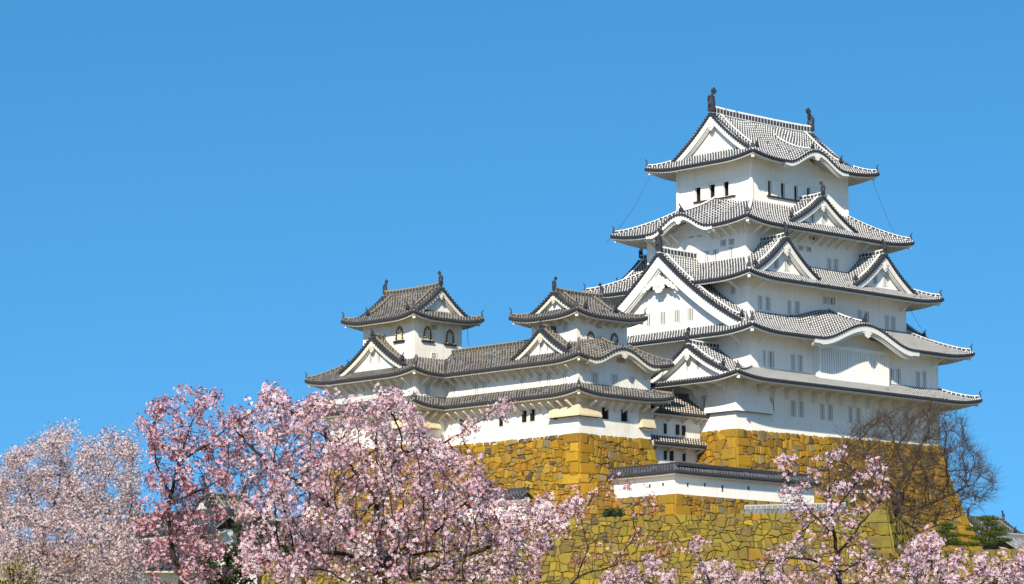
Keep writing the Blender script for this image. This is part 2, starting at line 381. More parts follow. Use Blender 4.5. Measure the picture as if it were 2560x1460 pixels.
    for (dx,wz,ww_,hh) in windows:
        slat(g,O+r*dx+n*rec+Z3*wz,math.atan2(r[1],r[0]),ww_,hh,proud=True,join=True)
    return g
# windows: local x right, -y outwards -----------------------------------------
WCACHE={}
def slat(parent,loc,rz,wd,h,nb=None,style='slat',proud=False,join=False):
    nb=nb or max(2,int(round(wd/.21))); key=(round(wd,1),round(h,1),nb,style,proud,join)
    wd,h=max(.2,key[0]),max(.2,key[1])
    if key not in WCACHE:
        f=MB(); dep=.02 if proud else .2; fr=.06; fo=-.05
        for a,b,c,d in ((-wd/2-fr,-wd/2,-fr,h+fr),(wd/2,wd/2+fr,-fr,h+fr),(-wd/2,wd/2,-fr,0),(-wd/2,wd/2,h,h+fr)):
            f.box(a,b,fo,.04 if proud else .1,c,d,0)
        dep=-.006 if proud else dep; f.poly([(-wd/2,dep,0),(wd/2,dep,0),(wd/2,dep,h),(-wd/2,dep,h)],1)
        b=f if join else MB()
        if style in('slat','vent'):
            if style=='slat':
                for i in range(nb):
                    x=-wd/2+(i+.5)*wd/nb; bw=wd/nb*.22
                    b.box(x-bw,x+bw,-.04,.06 if not proud else -.008,0,h)
            else:
                for i in range(4): b.box(-wd/2,wd/2,-.02,.06,h*(i+.25)/4.2,h*(i+.75)/4.2)
        else:
            for i in range(3): x=-wd/2+(i+.5)*wd/3; b.box(x-.028,x+.028,-.02,.03,0,h)
            for i in range(3): z=h*(i+.6)/3.3; b.box(-wd/2,wd/2,-.035,-.022,z-.03,z+.03)
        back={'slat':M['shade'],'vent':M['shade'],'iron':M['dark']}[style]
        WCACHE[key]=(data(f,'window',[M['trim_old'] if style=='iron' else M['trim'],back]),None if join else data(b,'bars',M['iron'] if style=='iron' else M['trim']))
    a,b=WCACHE[key]; o=inst(a,'window',parent,loc,rz)
    if b: child(b,'bars',o)
    return o
RZ={'S':0.0,'W':-math.pi/2,'E':math.pi/2,'N':math.pi}
class Storey:
    """one storey: four plastered wall faces with real openings"""
    def __init__(s,root,x0,x1,y0,y1,z0,z1): s.root=root; s.b=(x0,x1,y0,y1,z0,z1); s.op={k:[] for k in 'SWNE'}; s.todo=[]
    def plane(s,f): x0,x1,y0,y1,_,_=s.b; return {'S':('y',y0),'W':('x',x0),'E':('x',x1),'N':('y',y1)}[f]
    def win(s,f,px0,py0,px1,py1,style='slat',nb=None,cut=True):
        ax,val=s.plane(f); a=at(px0,py0,**{ax:val}); c=at(px1,py1,**{ax:val}); i=0 if ax=='y' else 1
        wd=round(abs(c[i]-a[i])+.04,1); h=round(abs(a[2]-c[2]),1); m=(a+c)/2; z0=m[2]-h/2
        s.add(f,m[i],z0,wd,h,style,nb,cut)
    def add(s,f,c,z0,wd,h,style='slat',nb=None,cut=True):
        if cut: s.op[f].append((c-wd/2,c+wd/2,z0,z0+h))
        s.todo.append((f,c,z0,wd,h,style,nb,cut))
    def build(s,mat,name='wall',faces='SWNE'):
        x0,x1,y0,y1,z0,z1=s.b; mb=MB()
        for f in faces:
            ax,val=s.plane(f); lo,hi=(x0,x1) if ax=='y' else (y0,y1); ops=s.op[f]
            A=sorted({lo,hi,*[q for o in ops for q in o[:2]]}); Zs=sorted({z0,z1,*[q for o in ops for q in o[2:]]})
            P=(lambda a,z,d=0:(a,val+d*(1 if f=='S' else -1),z)) if ax=='y' else (lambda a,z,d=0:(val+d*(1 if f=='W' else -1),a,z))
            for i in range(len(A)-1):
                for j in range(len(Zs)-1):
                    am,zm=(A[i]+A[i+1])/2,(Zs[j]+Zs[j+1])/2
                    if any(o[0]<am<o[1] and o[2]<zm<o[3] for o in ops): continue
                    mb.poly([P(A[i],Zs[j]),P(A[i+1],Zs[j]),P(A[i+1],Zs[j+1]),P(A[i],Zs[j+1])])
            for a,b,c,d in ops:
                for (p,q) in (((a,c),(b,c)),((b,c),(b,d)),((b,d),(a,d)),((a,d),(a,c))):
                    mb.poly([P(*p),P(*q),P(*q,.22),P(*p,.22)])
        o=mb.build(name,mat,s.root)
        for f,c,zz,wd,h,style,nb,cut in s.todo:
            ax,val=s.plane(f); loc=(c,val,zz) if ax=='y' else (val,c,zz)
            slat(s.root,loc,RZ[f],wd,h,nb,style,proud=not cut)
        return o
def faces_of(E,Wl):
    x0,x1,y0,y1=E; a0,a1,b0,b1=Wl; X,Y=V3(1,0),V3(0,1)
    return {'S':(V3(x0,y0),X,Y,x1-x0,a0-x0,x1-a1,b0-y0),'W':(V3(x0,y1),-Y,X,y1-y0,y1-b1,b0-y0,a0-x0),
            'E':(V3(x1,y0),Y,-X,y1-y0,b0-y0,y1-b1,x1-a1),'N':(V3(x1,y1),-X,-Y,x1-x0,x1-a1,a0-x0,y1-b1)}
bell=lambda x: math.cos(math.pi*x/2)**2*(1+.0*x) if abs(x)<1 else 0.0
def kara_board(part,A,e,n,zf,c,wd,st,depth=.5):
    kb=MB(); ss=np.linspace(c-wd*1.12,c+wd*1.12,40)
    for d0,d1,y0,y1 in ((.10,depth,-.02,.16),(.16,depth*1.28,.17,.26),(.16,depth*1.5,.27,.34)):
        def th(s): return d0+(d1-d0)*(1 if abs(s-c)<wd*1.0 else .8)
        kb.grid([[A+e*s+n*y0+Z3*(zf(s,0)-d0),A+e*s+n*y0+Z3*(zf(s,0)-th(s)),A+e*s+n*y1+Z3*(zf(s,0)-th(s)),A+e*s+n*y1+Z3*(zf(s,0)-d0)] for s in ss],None,0,flip=True)
    kb.build('wave_board',st['trim'],part)
    pb=MB(); sc=depth*1.5
    pb.prism([(a*sc,b*sc*.62) for a,b in pendant_pts(False)],A+e*c-n*.06+Z3*(zf(c,0)-depth*1.15),e,Z3,n,.10); pb.build('pendant',st['trim'],part)
def skirt(root,E,Wl,LW,z0,z1,st,lift=.45,RL=4.2,kara={},faces='SWNE',hips=('SW','SE','NE','NW'),c=.3,oni=True,zov=None,name='roof'):
    """pent roof ring between a lower wall (LW), its eave rectangle E and an upper wall Wl"""
    F=faces_of(E,Wl); OV=faces_of(E,LW); fn={}; mb=MB(); eb=MB()
    for f in 'SWNE':
        A,e,n,L,aL,aR,T=F[f]
        def zf(s,t,L=L,aL=aL,aR=aR,T=T,k=kara.get(f)):
            q=t/T; z=z0+(z1-z0)*((1-c)*q+c*q*q)
            for d in (s-aL*q,(L-s)-aR*q): z+=lift*max(0,1-max(d,0)/RL)**2*max(0,1-q)**1.5
            if k: z+=k[2]*bell((s-k[0])/k[1])*(1-k[3]*q)
            return z
        fn[f]=zf
        if f in faces:
            t1=lambda s,aL=aL,aR=aR,L=L,T=T:T*max(0,min(1,s/aL,(L-s)/aR))
            tiled(mb,A,e,n,L,lambda s:0.0,t1,zf)
            eave(eb,A,e,n,L,zf,OV[f][6])
    part=mb.build(name,[st['tile'],st['cap']],root)
    x0,x1,y0,y1=E; a0,a1,b0,b1=Wl
    co_={'SW':(V3(x0,y0),V3(a0,b0),'S',0),'SE':(V3(x1,y0),V3(a1,b0),'S',1),'NE':(V3(x1,y1),V3(a1,b1),'N',0),'NW':(V3(x0,y1),V3(a0,b1),'N',1)}
    for h in hips:
        p,q,f,end=co_[h]; A,e,n,L,aL,aR,T=F[f]
        d=(q-p)[:2]; Lh=np.linalg.norm(d); pts=[]
        for k in np.linspace(.05,1,14):
            s=aL*k if end==0 else L-aR*k
            pts.append(p+(q-p)*k+Z3*(fn[f](s,T*k)+.05+.10*max(0,1-k*5)))
        rb=MB(); ridge_bar(rb,pts,.28,.30); rb.build('hip_ridge',st['ridge'],part)
        dd=-(q-p); rz=math.atan2(dd[1],dd[0])+math.pi/2
        inst(ONI,'ornament',part,pts[0]+Z3*.12,rz,(.78,.6,.72))
        u=(q-p)/Lh; z=fn[f](0,0) if end==0 else fn[f](L,0)
        wv=np.array([-u[1],u[0],0]); eb.beam(p+u*.35+Z3*(z-.50),p+u*(Lh*.5)+Z3*(z-.25),wv*.13,Z3*.13)
    eb.build('eave',st['trim'],part)
    for f,k in kara.items():
        A,e,n,L,aL,aR,T=F[f]; zf=fn[f]; ov=OV[f][6]
        kara_board(part,A,e,n,zf,k[0],k[1],st,.45 if k[2]<1.6 else .6)
        tb=MB(); ss=np.linspace(k[0]-k[1],k[0]+k[1],24)
        tb.grid([[A+e*s+n*(ov-.06)+Z3*(z0-.25),A+e*s+n*(ov-.06)+Z3*(zf(s,0)+.02)] for s in ss],None,0,flip=True); tb.build('wave_gable_wall',st['wall'],part)
        rb=MB(); pts=[A+e*k[0]+n*t+Z3*(zf(k[0],t)+.05) for t in np.linspace(.35,T,8)]; ridge_bar(rb,pts,.3,.32); rb.build('crest_ridge',st['ridge'],part)
        dd=-n; inst(ONI,'ornament',part,pts[0],math.atan2(dd[1],dd[0])+math.pi/2)
    return part,fn,F
def dormer(root,O,face,W,za,zf_,back,st,ridge_h=.55,bh=.45,pend=.7,big=False,shachi=True,sc=1.0,zbase=None,windows=(),c=.34,rec=.65,dr_in=.62,dr_end=.8,Wside=None):
    """triangular gable growing out of a roof: O = centre of the verge plane, ridge runs back by «back» metres"""
    r,n={'S':(V3(1,0),V3(0,1)),'W':(V3(0,-1),V3(1,0)),'N':(V3(-1,0),V3(0,-1)),'E':(V3(0,1),V3(-1,0))}[face]
    O=V3(O[0],O[1])
    zc=lambda w:za-(za-zf_)*((1+c)*(w/W)-c*(w/W)**2)
    mb=MB()
    for sg in (1,-1):
        A=O+r*(sg*W); e=n; nn=-r*sg
        tiled(mb,A,e,nn,back,lambda s:0.0,lambda s:W,lambda s,t:zc(W-t),nt=12,s0=.30,s1=back,caps=False,flip=sg<0)
    gp=mb.build('dormer_roof' if not big else 'gable_roof',[st['tile'],st['cap']],root)
    rb=MB(); zr=za+.02; pts=[O+n*t+Z3*(zr+.10*max(0,1-t/1.2)) for t in np.linspace(.15,back,8)]
    ridge_bar(rb,pts,.34,ridge_h); rb.build('ridge',st['ridge'],gp)
    rz=math.atan2(n[1],n[0])
    if shachi: inst(SHACHI,'fish_ornament',gp,pts[0]+Z3*(ridge_h-.05),rz,(sc*.62,sc*.62,sc*.62))
    else: inst(ONI,'ornament',gp,pts[0]+Z3*.1,math.atan2(-n[1],-n[0])+math.pi/2,(sc,sc,sc))
    gable_front(root,O,r,n,W,zc,zf_-.35 if zbase is None else zbase,st,bh,rec,pend,big,ONI,windows,dr_in=dr_in,dr_end=dr_end)
    return gp
def irimoya(root,E,axis,LW,z0,zr,av,st,lift=.45,RL=4,kara={},c=.38,ridge_h=.75,sc=1.0,bh=.5,pend=.75,rec=.65,extra=()):
    """hip-and-gable roof; axis of the ridge 'x' or 'y'; av = plan distance from the short eave to the verge"""
    x0,x1,y0,y1=E; F=faces_of(E,(x0+1,x1-1,y0+1,y1-1)); OV=faces_of(E,LW)
    T=((y1-y0) if axis=='x' else (x1-x0))/2; zp=lambda t:z0+(zr-z0)*((1-c)*t/T+c*(t/T)**2)
    longf='SN' if axis=='x' else 'WE'; mb=MB(); eb=MB(); fn={}
    for f in 'SWNE':
        A,e,n,L,_,_,_=F[f]; lg=f in longf
        def zf(s,t,L=L,k=kara.get(f)):
            z=zp(t); q=min(1,t/av)
            for d in (s-t,(L-s)-t): z+=lift*max(0,1-max(d,0)/RL)**2*(1-q)**1.5
            if k: z+=k[2]*bell((s-k[0])/k[1])*max(0,1-t/k[3])**1.3
            return z
        fn[f]=zf
        if lg: t1=lambda s,L=L:(max(0,min(s,L-s)) if min(s,L-s)<av else T)
        else: t1=lambda s,L=L:max(0,min(s,L-s,av+rec))
        tiled(mb,A,e,n,L,lambda s:0.0,t1,zf,nt=14 if lg else 8); eave(eb,A,e,n,L,zf,OV[f][6])
    part=mb.build('roof',[st['tile'],st['cap']],root)
    for p,dx,dy in ((V3(x0,y0),1,1),(V3(x1,y0),-1,1),(V3(x1,y1),-1,-1),(V3(x0,y1),1,-1)):
        f='S' if dy>0 else 'N'; L=F[f][3]
        pts=[p+V3(dx,dy)*t+Z3*(fn[f](t if dx*dy>0 else L-t,t)+.05+.1*max(0,1-t*2)) for t in np.linspace(.15,av,9)]
        rb=MB(); ridge_bar(rb,pts,.28,.30); rb.build('hip_ridge',st['ridge'],part)
        rz=math.atan2(-dy,-dx)+math.pi/2; inst(ONI,'ornament',part,pts[0]+Z3*.12,rz,(.78,.6,.72))
        u=V3(dx,dy)/math.sqrt(2); wv=V3(-u[1],u[0]); z=fn[f](0 if dx*dy>0 else L,0)
        eb.beam(p+u*.35+Z3*(z-.5),p+u*1.8+Z3*(z-.25),wv*.13,Z3*.13)
    eb.build('eave',st['trim'],part)
    cx,cy=(x0+x1)/2,(y0+y1)/2; ends=[]
    for sg in (-1,1):
        if axis=='x': O=V3(x0+av if sg<0 else x1-av,cy); n=V3(-sg,0); r=V3(0,1)*sg
        else: O=V3(cx,y0+av if sg<0 else y1-av); n=V3(0,-sg); r=V3(1,0)*(-sg)
        gable_front(root,O,r,n,T-av*.9,lambda w:zp(T-w),zp(av+rec)-.1,st,bh,rec,pend,dr_in=1.25,dr_end=.86); ends.append(O)
    rb=MB(); a,b=ends; u=(b-a)/np.linalg.norm(b-a); pts=[a+(b-a)*k+u*(.2-.4*k)+Z3*(zr-.05+.12*(2*k-1)**4) for k in np.linspace(0,1,12)]
    ridge_bar(rb,pts,.40,ridge_h); rb.build('ridge',st['ridge'],part)
    for p,d in ((pts[0],u),(pts[-1],-u)): inst(SHACHI,'fish_ornament',part,p+Z3*(ridge_h-.1*sc),math.atan2(d[1],d[0]),(sc,sc,sc))
    for f,k in kara.items():
        A,e,n,L,_,_,_=F[f]; kara_board(part,A,e,n,fn[f],k[0],k[1],st,.45)
        tb=MB(); ov=OV[f][6]; ss=np.linspace(k[0]-k[1],k[0]+k[1],24)
        tb.grid([[A+e*s+n*(ov-.06)+Z3*(z0-.25),A+e*s+n*(ov-.06)+Z3*(fn[f](s,0)+.02)] for s in ss],None,0,flip=True); tb.build('wave_gable_wall',st['wall'],part)
    for f,s_,ta,tb_ in extra:
        A,e,n,L,_,_,_=F[f]; rb=MB(); pts=[A+e*s_+n*t+Z3*(fn[f](s_,t)+.05) for t in np.linspace(tb_,ta,10)]; ridge_bar(rb,pts,.26,.3); rb.build('descending_ridge',st['ridge'],part)
        inst(ONI,'ornament',part,pts[-1],math.atan2(-n[1],-n[0])+math.pi/2,(.9,.9,.9))
    return part,fn
def mk_strut(o,h,mat,curved=False):
    mb=MB()
    if curved: pts=[(0,-.02),(o,-.30*o),(o,-.30*o-.16),(o*.72,-.30*o-.14),(o*.46,-.30*o-.30),(o*.33,-.95),(o*.14,-h-.15),(0,-h-.15)]; th=.17
    else: pts=[(0,-h+.12),(o-.1,-.29*o-.0),(o+.08,-.29*o-.03),(o+.08,-.29*o-.13),(0,-h-.10)]; th=.15
    mb.prism(pts,V3(-th/2,0),V3(0,-1),Z3,V3(1,0),th); return data(mb,'bracket',mat)
def struts(root,me,face,val,positions,zf):
    for a in positions:
        loc=(a,val,zf(a)) if face in 'SN' else (val,a,zf(a)); inst(me,'bracket',root,loc,RZ[face])
def stone_drop(root,corner,wl,sl,zt,zb,out,mat,name='stone_drop'):
    """flared box at the south-west corner; wl along west (+y), sl along south (+x)"""
    x,y=corner; mb=MB(); o=out; i=.03
    top=[(x-i,y+wl*.86,zt),(x-i,y-i,zt),(x+sl*.86,y-i,zt)]; bot=[(x-o,y+wl,zb),(x-o,y-o,zb),(x+sl,y-o,zb)]
    lo=[(a,b,zb-.14) for a,b,_ in bot]
    mb.poly([bot[0],bot[1],top[1],top[0]]);mb.poly([bot[1],bot[2],top[2],top[1]])
    mb.poly([lo[0],lo[1],bot[1],bot[0]],0);mb.poly([lo[1],lo[2],bot[2],bot[1]],0)
    mb.poly([bot[2],(x+sl,y+.1,zb),(x+sl*.86,y+.1,zt),top[2]]);mb.poly([(x+.1,y+wl,zb),bot[0],top[0],(x+.1,y+wl*.86,zt)])
    mb.poly([lo[0],(x+.1,y+wl,zb-.14),(x+.1,y+.1,zb-.14),lo[1]],1);mb.poly([lo[1],(x+.1,y+.1,zb-.14),(x+sl,y+.1,zb-.14),lo[2]],1)
    mb.poly([lo[2],(x+sl,y+.1,zb-.14),(x+sl,y+.1,zb),bot[2]]);mb.poly([(x+.1,y+wl,zb-.14),lo[0],bot[0],(x+.1,y+wl,zb)])
    return mb.build(name,[mat,M['shade']],root)
#PART2
# ------------------------------------------------------------------ the main keep
CX,CYY=15.46,10.25
def main_keep():
    st=NEW; k=thing('main_keep','tallest white castle keep with five tiers of grey tiled roofs on an ochre stone base','castle keep',(14,10,0))
    S1=(0,28.5,0,20.4); S2=(2.27,28.66,.2,20.3); S3=(4.27,26.66,2.31,18.19); S4=(6.07,24.86,4.09,16.42); S6=(8.71,22.22,5.64,14.86)
    exp=lambda b,o:(b[0]-o,b[1]+o,b[2]-o,b[3]+o)
    a=Storey(k,*S1,-.8,4.75)
    for q in ((1906.5,990.5,1913.4,1033),(1920.6,993,1934,1034.7),(1977.4,1001.4,1987.4,1041.5),(1996.6,1003.3,2007.4,1043.5),(2050.5,1009,2060,1049.5),(2069.7,1011,2080,1051.3),(2121.4,1017,2130,1056.5),(2140,1019.5,2150,1059),(2190.5,1026,2199.6,1064.5),(2209.2,1028,2218,1066.5),(2259,1034,2268,1071),(2276,1036,2285,1073)): a.win('S',*q,nb=2)
    for q in ((1754.7,990,1766,1031),(1773,988,1782,1028)): a.win('W',*q,nb=2)
    a.build(st['wall'])
    a=Storey(k,*S2,5.0,9.15)
    for q in ((1906.8,876,1913,917),(1920.6,878,1933.4,919),(1977.5,886,1987,926),(1995.6,888,2005.4,929),(2223,920,2233,960),(2240.5,922,2250.2,961.5),(2290,928.5,2299,968),(2305.8,930,2314.6,969.5)): a.win('S',*q,nb=2)
    a.build(st['wall'])
    a=Storey(k,*S3,9.6,14.4)
    for q in ((1895.6,739,1904.4,774),(1913.6,741.8,1925,777),(1968.5,750.8,1977.3,785.5),(1987.3,753,1997.5,788),(2057.5,742,2068.5,759.7),(2072.5,744,2086,762),(2144.4,776,2153,806),(2161.5,779,2171,810),(2212.3,788.7,2221.3,822),(2227,791,2237.6,824.4)): a.win('S',*q,nb=2)
    a.win('W',1829,718.5,1838.4,734,nb=2); a.build(st['wall'])
    a=Storey(k,*S4,15.2,19.9)
    for q in ((1763.4,628,1773,654.5),(1784.4,625,1794,651),(1824,618.5,1833.7,644),(1724,574,1733,594),(1744,571,1753,590)): a.win('W',*q,nb=2)
    for q in ((1803,602,1814.3,613.7),(1822.8,599,1835.3,611)): a.win('W',*q,'vent')
    for q in ((1997,615,2006.5,626),(2016,617.5,2026,629)): a.win('S',*q,'vent')
    for q in ((2068.6,646,2077,679),(2084,648,2095,681),(2024.5,589.6,2043,602)): a.win('S',*q,nb=2)
    a.build(st['wall'])
    # top storey: recessed upper band, thicker lower band, black openings with white shutters
    a=Storey(k,*S6,21.0,26.3); x0,x1,y0,y1=S6
    def top_openings(f,pix):
        ax,val=a.plane(f); i=0 if ax=='y' else 1
        for px0,py0,px1,py1 in pix:
            p=at(px0,py0,**{ax:val}); q=at(px1,py1,**{ax:val}); c=(p[i]+q[i])/2; wd=abs(p[i]-q[i]); z=(p[2]+q[2])/2
            a.op[f].append((c-wd/2,c+wd/2,z-.68,z+.68)); out.append((f,c,wd,z))
    out=[]
    top_openings('W',((1738,469,1752.5,504),(1773,461,1788,497),(1808.4,453,1822.5,491)))
    top_openings('S',((1918.5,451,1928.8,488.5),(1951,457,1962,494.6),(1984,463.5,1994.6,501),(2016,469.5,2026.6,507)))
    a.build(st['wall'])
    nb=MB()
    for (u0,u1,v0,v1) in ((x0-.09,x1+.09,y0-.09,y0),(x0-.09,x1+.09,y1,y1+.09),(x0-.09,x0,y0,y1),(x1,x1+.09,y0,y1)): nb.box(u0,u1,v0,v1,24.0,24.12)
    for (u,v) in ((x0,y0),(x1,y0),(x0,y1),(x1,y1)): nb.box(u-.12,u+.12,v-.12,v+.12,21.0,26.0)
    nb.build('corner_trim',st['wall'],k)
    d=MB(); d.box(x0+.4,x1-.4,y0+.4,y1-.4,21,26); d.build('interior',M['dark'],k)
    zW=np.mean([o[3] for o in out if o[0]=='W']); zS=np.mean([o[3] for o in out if o[0]=='S'])
    for f,c,wd,z in out:
        ax,val=a.plane(f); mb=MB(); sw=.72; g=-1 if f=='W' else 1
        u0,u1=sorted((c+g*wd/2,c+g*(wd/2+sw)))
        if f=='S': mb.box(u0,u1,val-.05,val-.004,z-.68,z+.68); mb.box(c-wd/2-.12,c-wd/2,val-.07,val-.004,z-.75,z+.75); mb.box(c-wd/2,u1+.06,val-.08,val-.004,z+.68,z+.78)
        else: mb.box(val-.05,val-.004,u0,u1,z-.68,z+.68); mb.box(val-.07,val-.004,c+wd/2,c+wd/2+.12,z-.75,z+.75); mb.box(val-.08,val-.004,u0-.06,c+wd/2,z+.68,z+.78)
        mb.build('shutter',st['wall'],k)
    mb=MB(); ys=[o[1] for o in out if o[0]=='W']; mb.box(x0-.16,x0-.004,min(ys)-1.2,max(ys)+.5,zW-.84,zW-.70); mb.build('window_sill',M['sill'],k)
    mb=MB(); xs=[o[1] for o in out if o[0]=='S']; mb.box(min(xs)-.4,max(xs)+1.1,y0-.16,y0-.004,zS-.84,zS-.70); mb.build('window_sill',M['sill'],k)
    # roofs
    skirt(k,(-2.83,31.33,-2.83,23.23),S2,S1,3.88,5.19,st,.45)
    skirt(k,(-.17,31.1,-2.24,22.74),S3,S2,8.28,10.67,st,.47,kara={'S':(15.63,6.6,1.75,.42)})
    skirt(k,(1.74,29.19,-.22,20.72),S4,S3,13.5,15.9,st,.45)
    skirt(k,(3.66,27.27,1.68,18.83),S6,S4,18.92,21.62,st,.45,kara={'W':(8.73,3.7,1.4,.5)})
    irimoya(k,(6.51,24.42,3.44,17.06),'x',S6,25.44,30.45,1.75,st,.45,kara={'S':(8.95,4.0,1.45,5.0)},sc=.86,bh=.5,pend=.75,extra=(('S',8.95,.55,5.2),))
    # gables
    zz=lambda px,py,x:at(px,py,x=x)
    g=dormer(k,(1.05,CYY),'W',9.85,16.42,9.35,5.2,st,.70,.85,1.05,True,True,1.25,8.8,c=.30,rec=.95,dr_in=.95,dr_end=.93,
       windows=((-2.1,10.1,.62,1.15),(-.3,10.1,.85,1.15),(1.5,10.1,.75,1.15),(3.15,10.1,.75,1.15)))
    dormer(k,(29.87,CYY),'E',9.85,16.42,9.35,5.2,st,.70,.85,1.05,True,True,1.25,8.8,c=.30,rec=.95)
    dormer(k,(-1.8,4.15),'W',4.6,7.25,4.62,4.2,st,.5,.42,.62,rec=.7,sc=.85,windows=((-.55,5.1,.35,.75),(.75,5.1,.5,.75)))
    dormer(k,(CX,2.7),'S',4.75,22.45,19.62,3.0,st,.42,.42,.62,sc=.85,windows=((-.95,20.05,.5,.75),(.55,20.05,.5,.75)))
    for x in (8.3,22.2):
        dormer(k,(x,1.0),'S',4.45,17.6,14.22,3.2,st,.45,.48,.78,sc=.8,windows=((-.85,14.8,.55,.9),(.55,14.8,.55,.9)))
        dormer(k,(x,19.5),'N',4.45,17.6,14.22,3.2,st,.45,.48,.78,sc=.8)
    # latticed bay under the wave gable
    mb=MB(); mb.box(10.7,20.62,-.47,.19,4.75,5.42); mb.box(10.7,20.62,-.47,.19,7.78,8.1)
    mb.box(10.7,10.98,-.47,.19,5.42,7.78); mb.box(20.34,20.62,-.47,.19,5.42,7.78); mb.box(10.62,20.7,-.55,.19,4.72,4.92)
    bay=mb.build('lattice_bay',[st['wall']],k)
    mb=MB(); n=30
    for i in range(n):
        x=10.98+(i+.5)*9.36/n; mb.box(x-.098,x+.098,-.43,-.25,5.42,7.78)
    mb.box(10.98,20.34,-.20,-.14,6.75,6.95); mb.build('lattice_bars',st['wall'],bay)
    mb=MB(); mb.box(10.98,20.34,-.10,.1,5.42,7.78); mb.build('bay_shutter',M['inner'],bay)
    # brackets under the eaves
    c1=mk_strut(2.25,1.55,st['trim'],True); c2=mk_strut(1.35,1.15,st['trim'])
    sof=lambda z0,ov:z0-.24+.28*(ov-.15)
    struts(k,c1,'S',0,[1.0+1.87*i for i in range(15)],lambda a:sof(3.88,2.83)-.02)
    struts(k,c1,'W',0,[.9,2.7,4.5],lambda a:sof(3.88,2.83)-.02)
    struts(k,c2,'W',6.07,[4.9,5.9,7.0,8.1,12.2,13.3,14.4,15.5],lambda a:sof(18.92,2.4)-.02)
    struts(k,c2,'S',4.09,[6.8,8.0]+[10.2+1.05*i for i in range(4)]+[15.4,16.5,17.6,18.7,20.2,22.2,24.2],lambda a:sof(18.92,2.4)-.02)
    struts(k,c2,'W',4.27,[3.3],lambda a:sof(13.5,2.5)-.02); struts(k,c2,'S',2.31,[5.2,25.8],lambda a:sof(13.5,2.5)-.02)
    struts(k,c2,'W',2.27,[1.3],lambda a:sof(8.28,2.4)-.02); struts(k,c2,'S',.2,[3.3,27.8],lambda a:sof(8.28,2.4)-.02)
    for (x,y,z0,z1) in ((0,0,3.0,4.5),(4.27,2.31,13.0,14),(2.27,.2,7.7,8.8),(6.07,4.09,18.2,19.3)): mb=MB(); mb.box(x-.22,x+.1,y-.22,y+.1,z0,z1); mb.build('corner_post',st['trim'],k)
    stone_drop(k,(0,0),3.4,4.6,3.9,1.35,.42,st['wall'])
    # lightning conductors hanging from the eaves
    for pts in (((6.9,16.7,25.3),(5.5,17.6,21.5),(3.2,18.9,18.7)),((24.0,3.9,25.3),(25.0,3.4,22),(26.4,2.9,19.6)),((26.8,2.2,13.4),(27.6,1.6,11.5),(28.6,.9,9.6))):
        c=MB(); P=[np.array(p) for p in pts]; c.tube([P[0]*(1-t)**2+2*P[1]*t*(1-t)+P[2]*t*t for t in np.linspace(0,1,8)],.022,4); c.build('cable',M['cable'],k)
    lh=MB()
    for i in range(16): lh.box(1.2+1.75*i,1.4+1.75*i,-.02,.02,.55+.0*i,.80)
    lh.build('loophole',M['trim'],k)
    return k
main_keep()

# ------------------------------------------------------------------ the small keeps and the corridors between them
def pent(mb,eb,A,e,n,L,T,zp,ov,st,hipL=False,hipR=False,valL=False,valR=False,lift=.42,RL=3.6,kara=None,nt=8,caps=True):
    tl=1 if valL else 0
    def zf(s,t):
        z=zp(t)
        for h,d in ((hipL,s-t),(hipR,(L-s)-t)):
            if h: z+=lift*max(0,1-max(d,0)/RL)**2*max(0,1-t/T)**1.5
        if kara: z+=kara[2]*bell((s-kara[0])/kara[1])*max(0,1-kara[3]*t/T)
        return z
    t1=lambda s:max(0,min(T,s if hipL else T,(L-s) if hipR else T))
    t0=lambda s:max(0,-s if valL else 0,(s-L) if valR else 0)
    tiled(mb,A,e,n,L,t0,t1,zf,nt=nt,s0=-T if valL else 0,s1=L+(T if valR else 0))
    eave(eb,A,e,n,L,zf,ov,mitL=hipL,mitR=hipR,s0=-ov if valL else 0,s1=L+(ov if valR else 0))
    return zf
X,Y=V3(1,0),V3(0,1)
def hip(part,p,d,T,zf,st,sL,big=True):
    """ridge on a 45-degree hip from corner p inwards along d"""
    pts=[p+d*t+Z3*(zf(sL(t),t)+.05+.1*max(0,1-t*3)) for t in np.linspace(.1,T,8)]
    rb=MB(); ridge_bar(rb,pts,.26,.26); rb.build('hip_ridge',st['ridge'],part)
    rz=math.atan2(-d[1],-d[0])+math.pi/2; inst(ONI,'ornament',part,pts[0]+Z3*.1,rz,(.62,.5,.6))
EO=1.44
p1=lambda t:1.66+.60*t+.02*t*t
p2=lambda t:4.52+.53*t+.055*t*t
ST_W=mk_strut(1.05,.95,M['trim_old'])
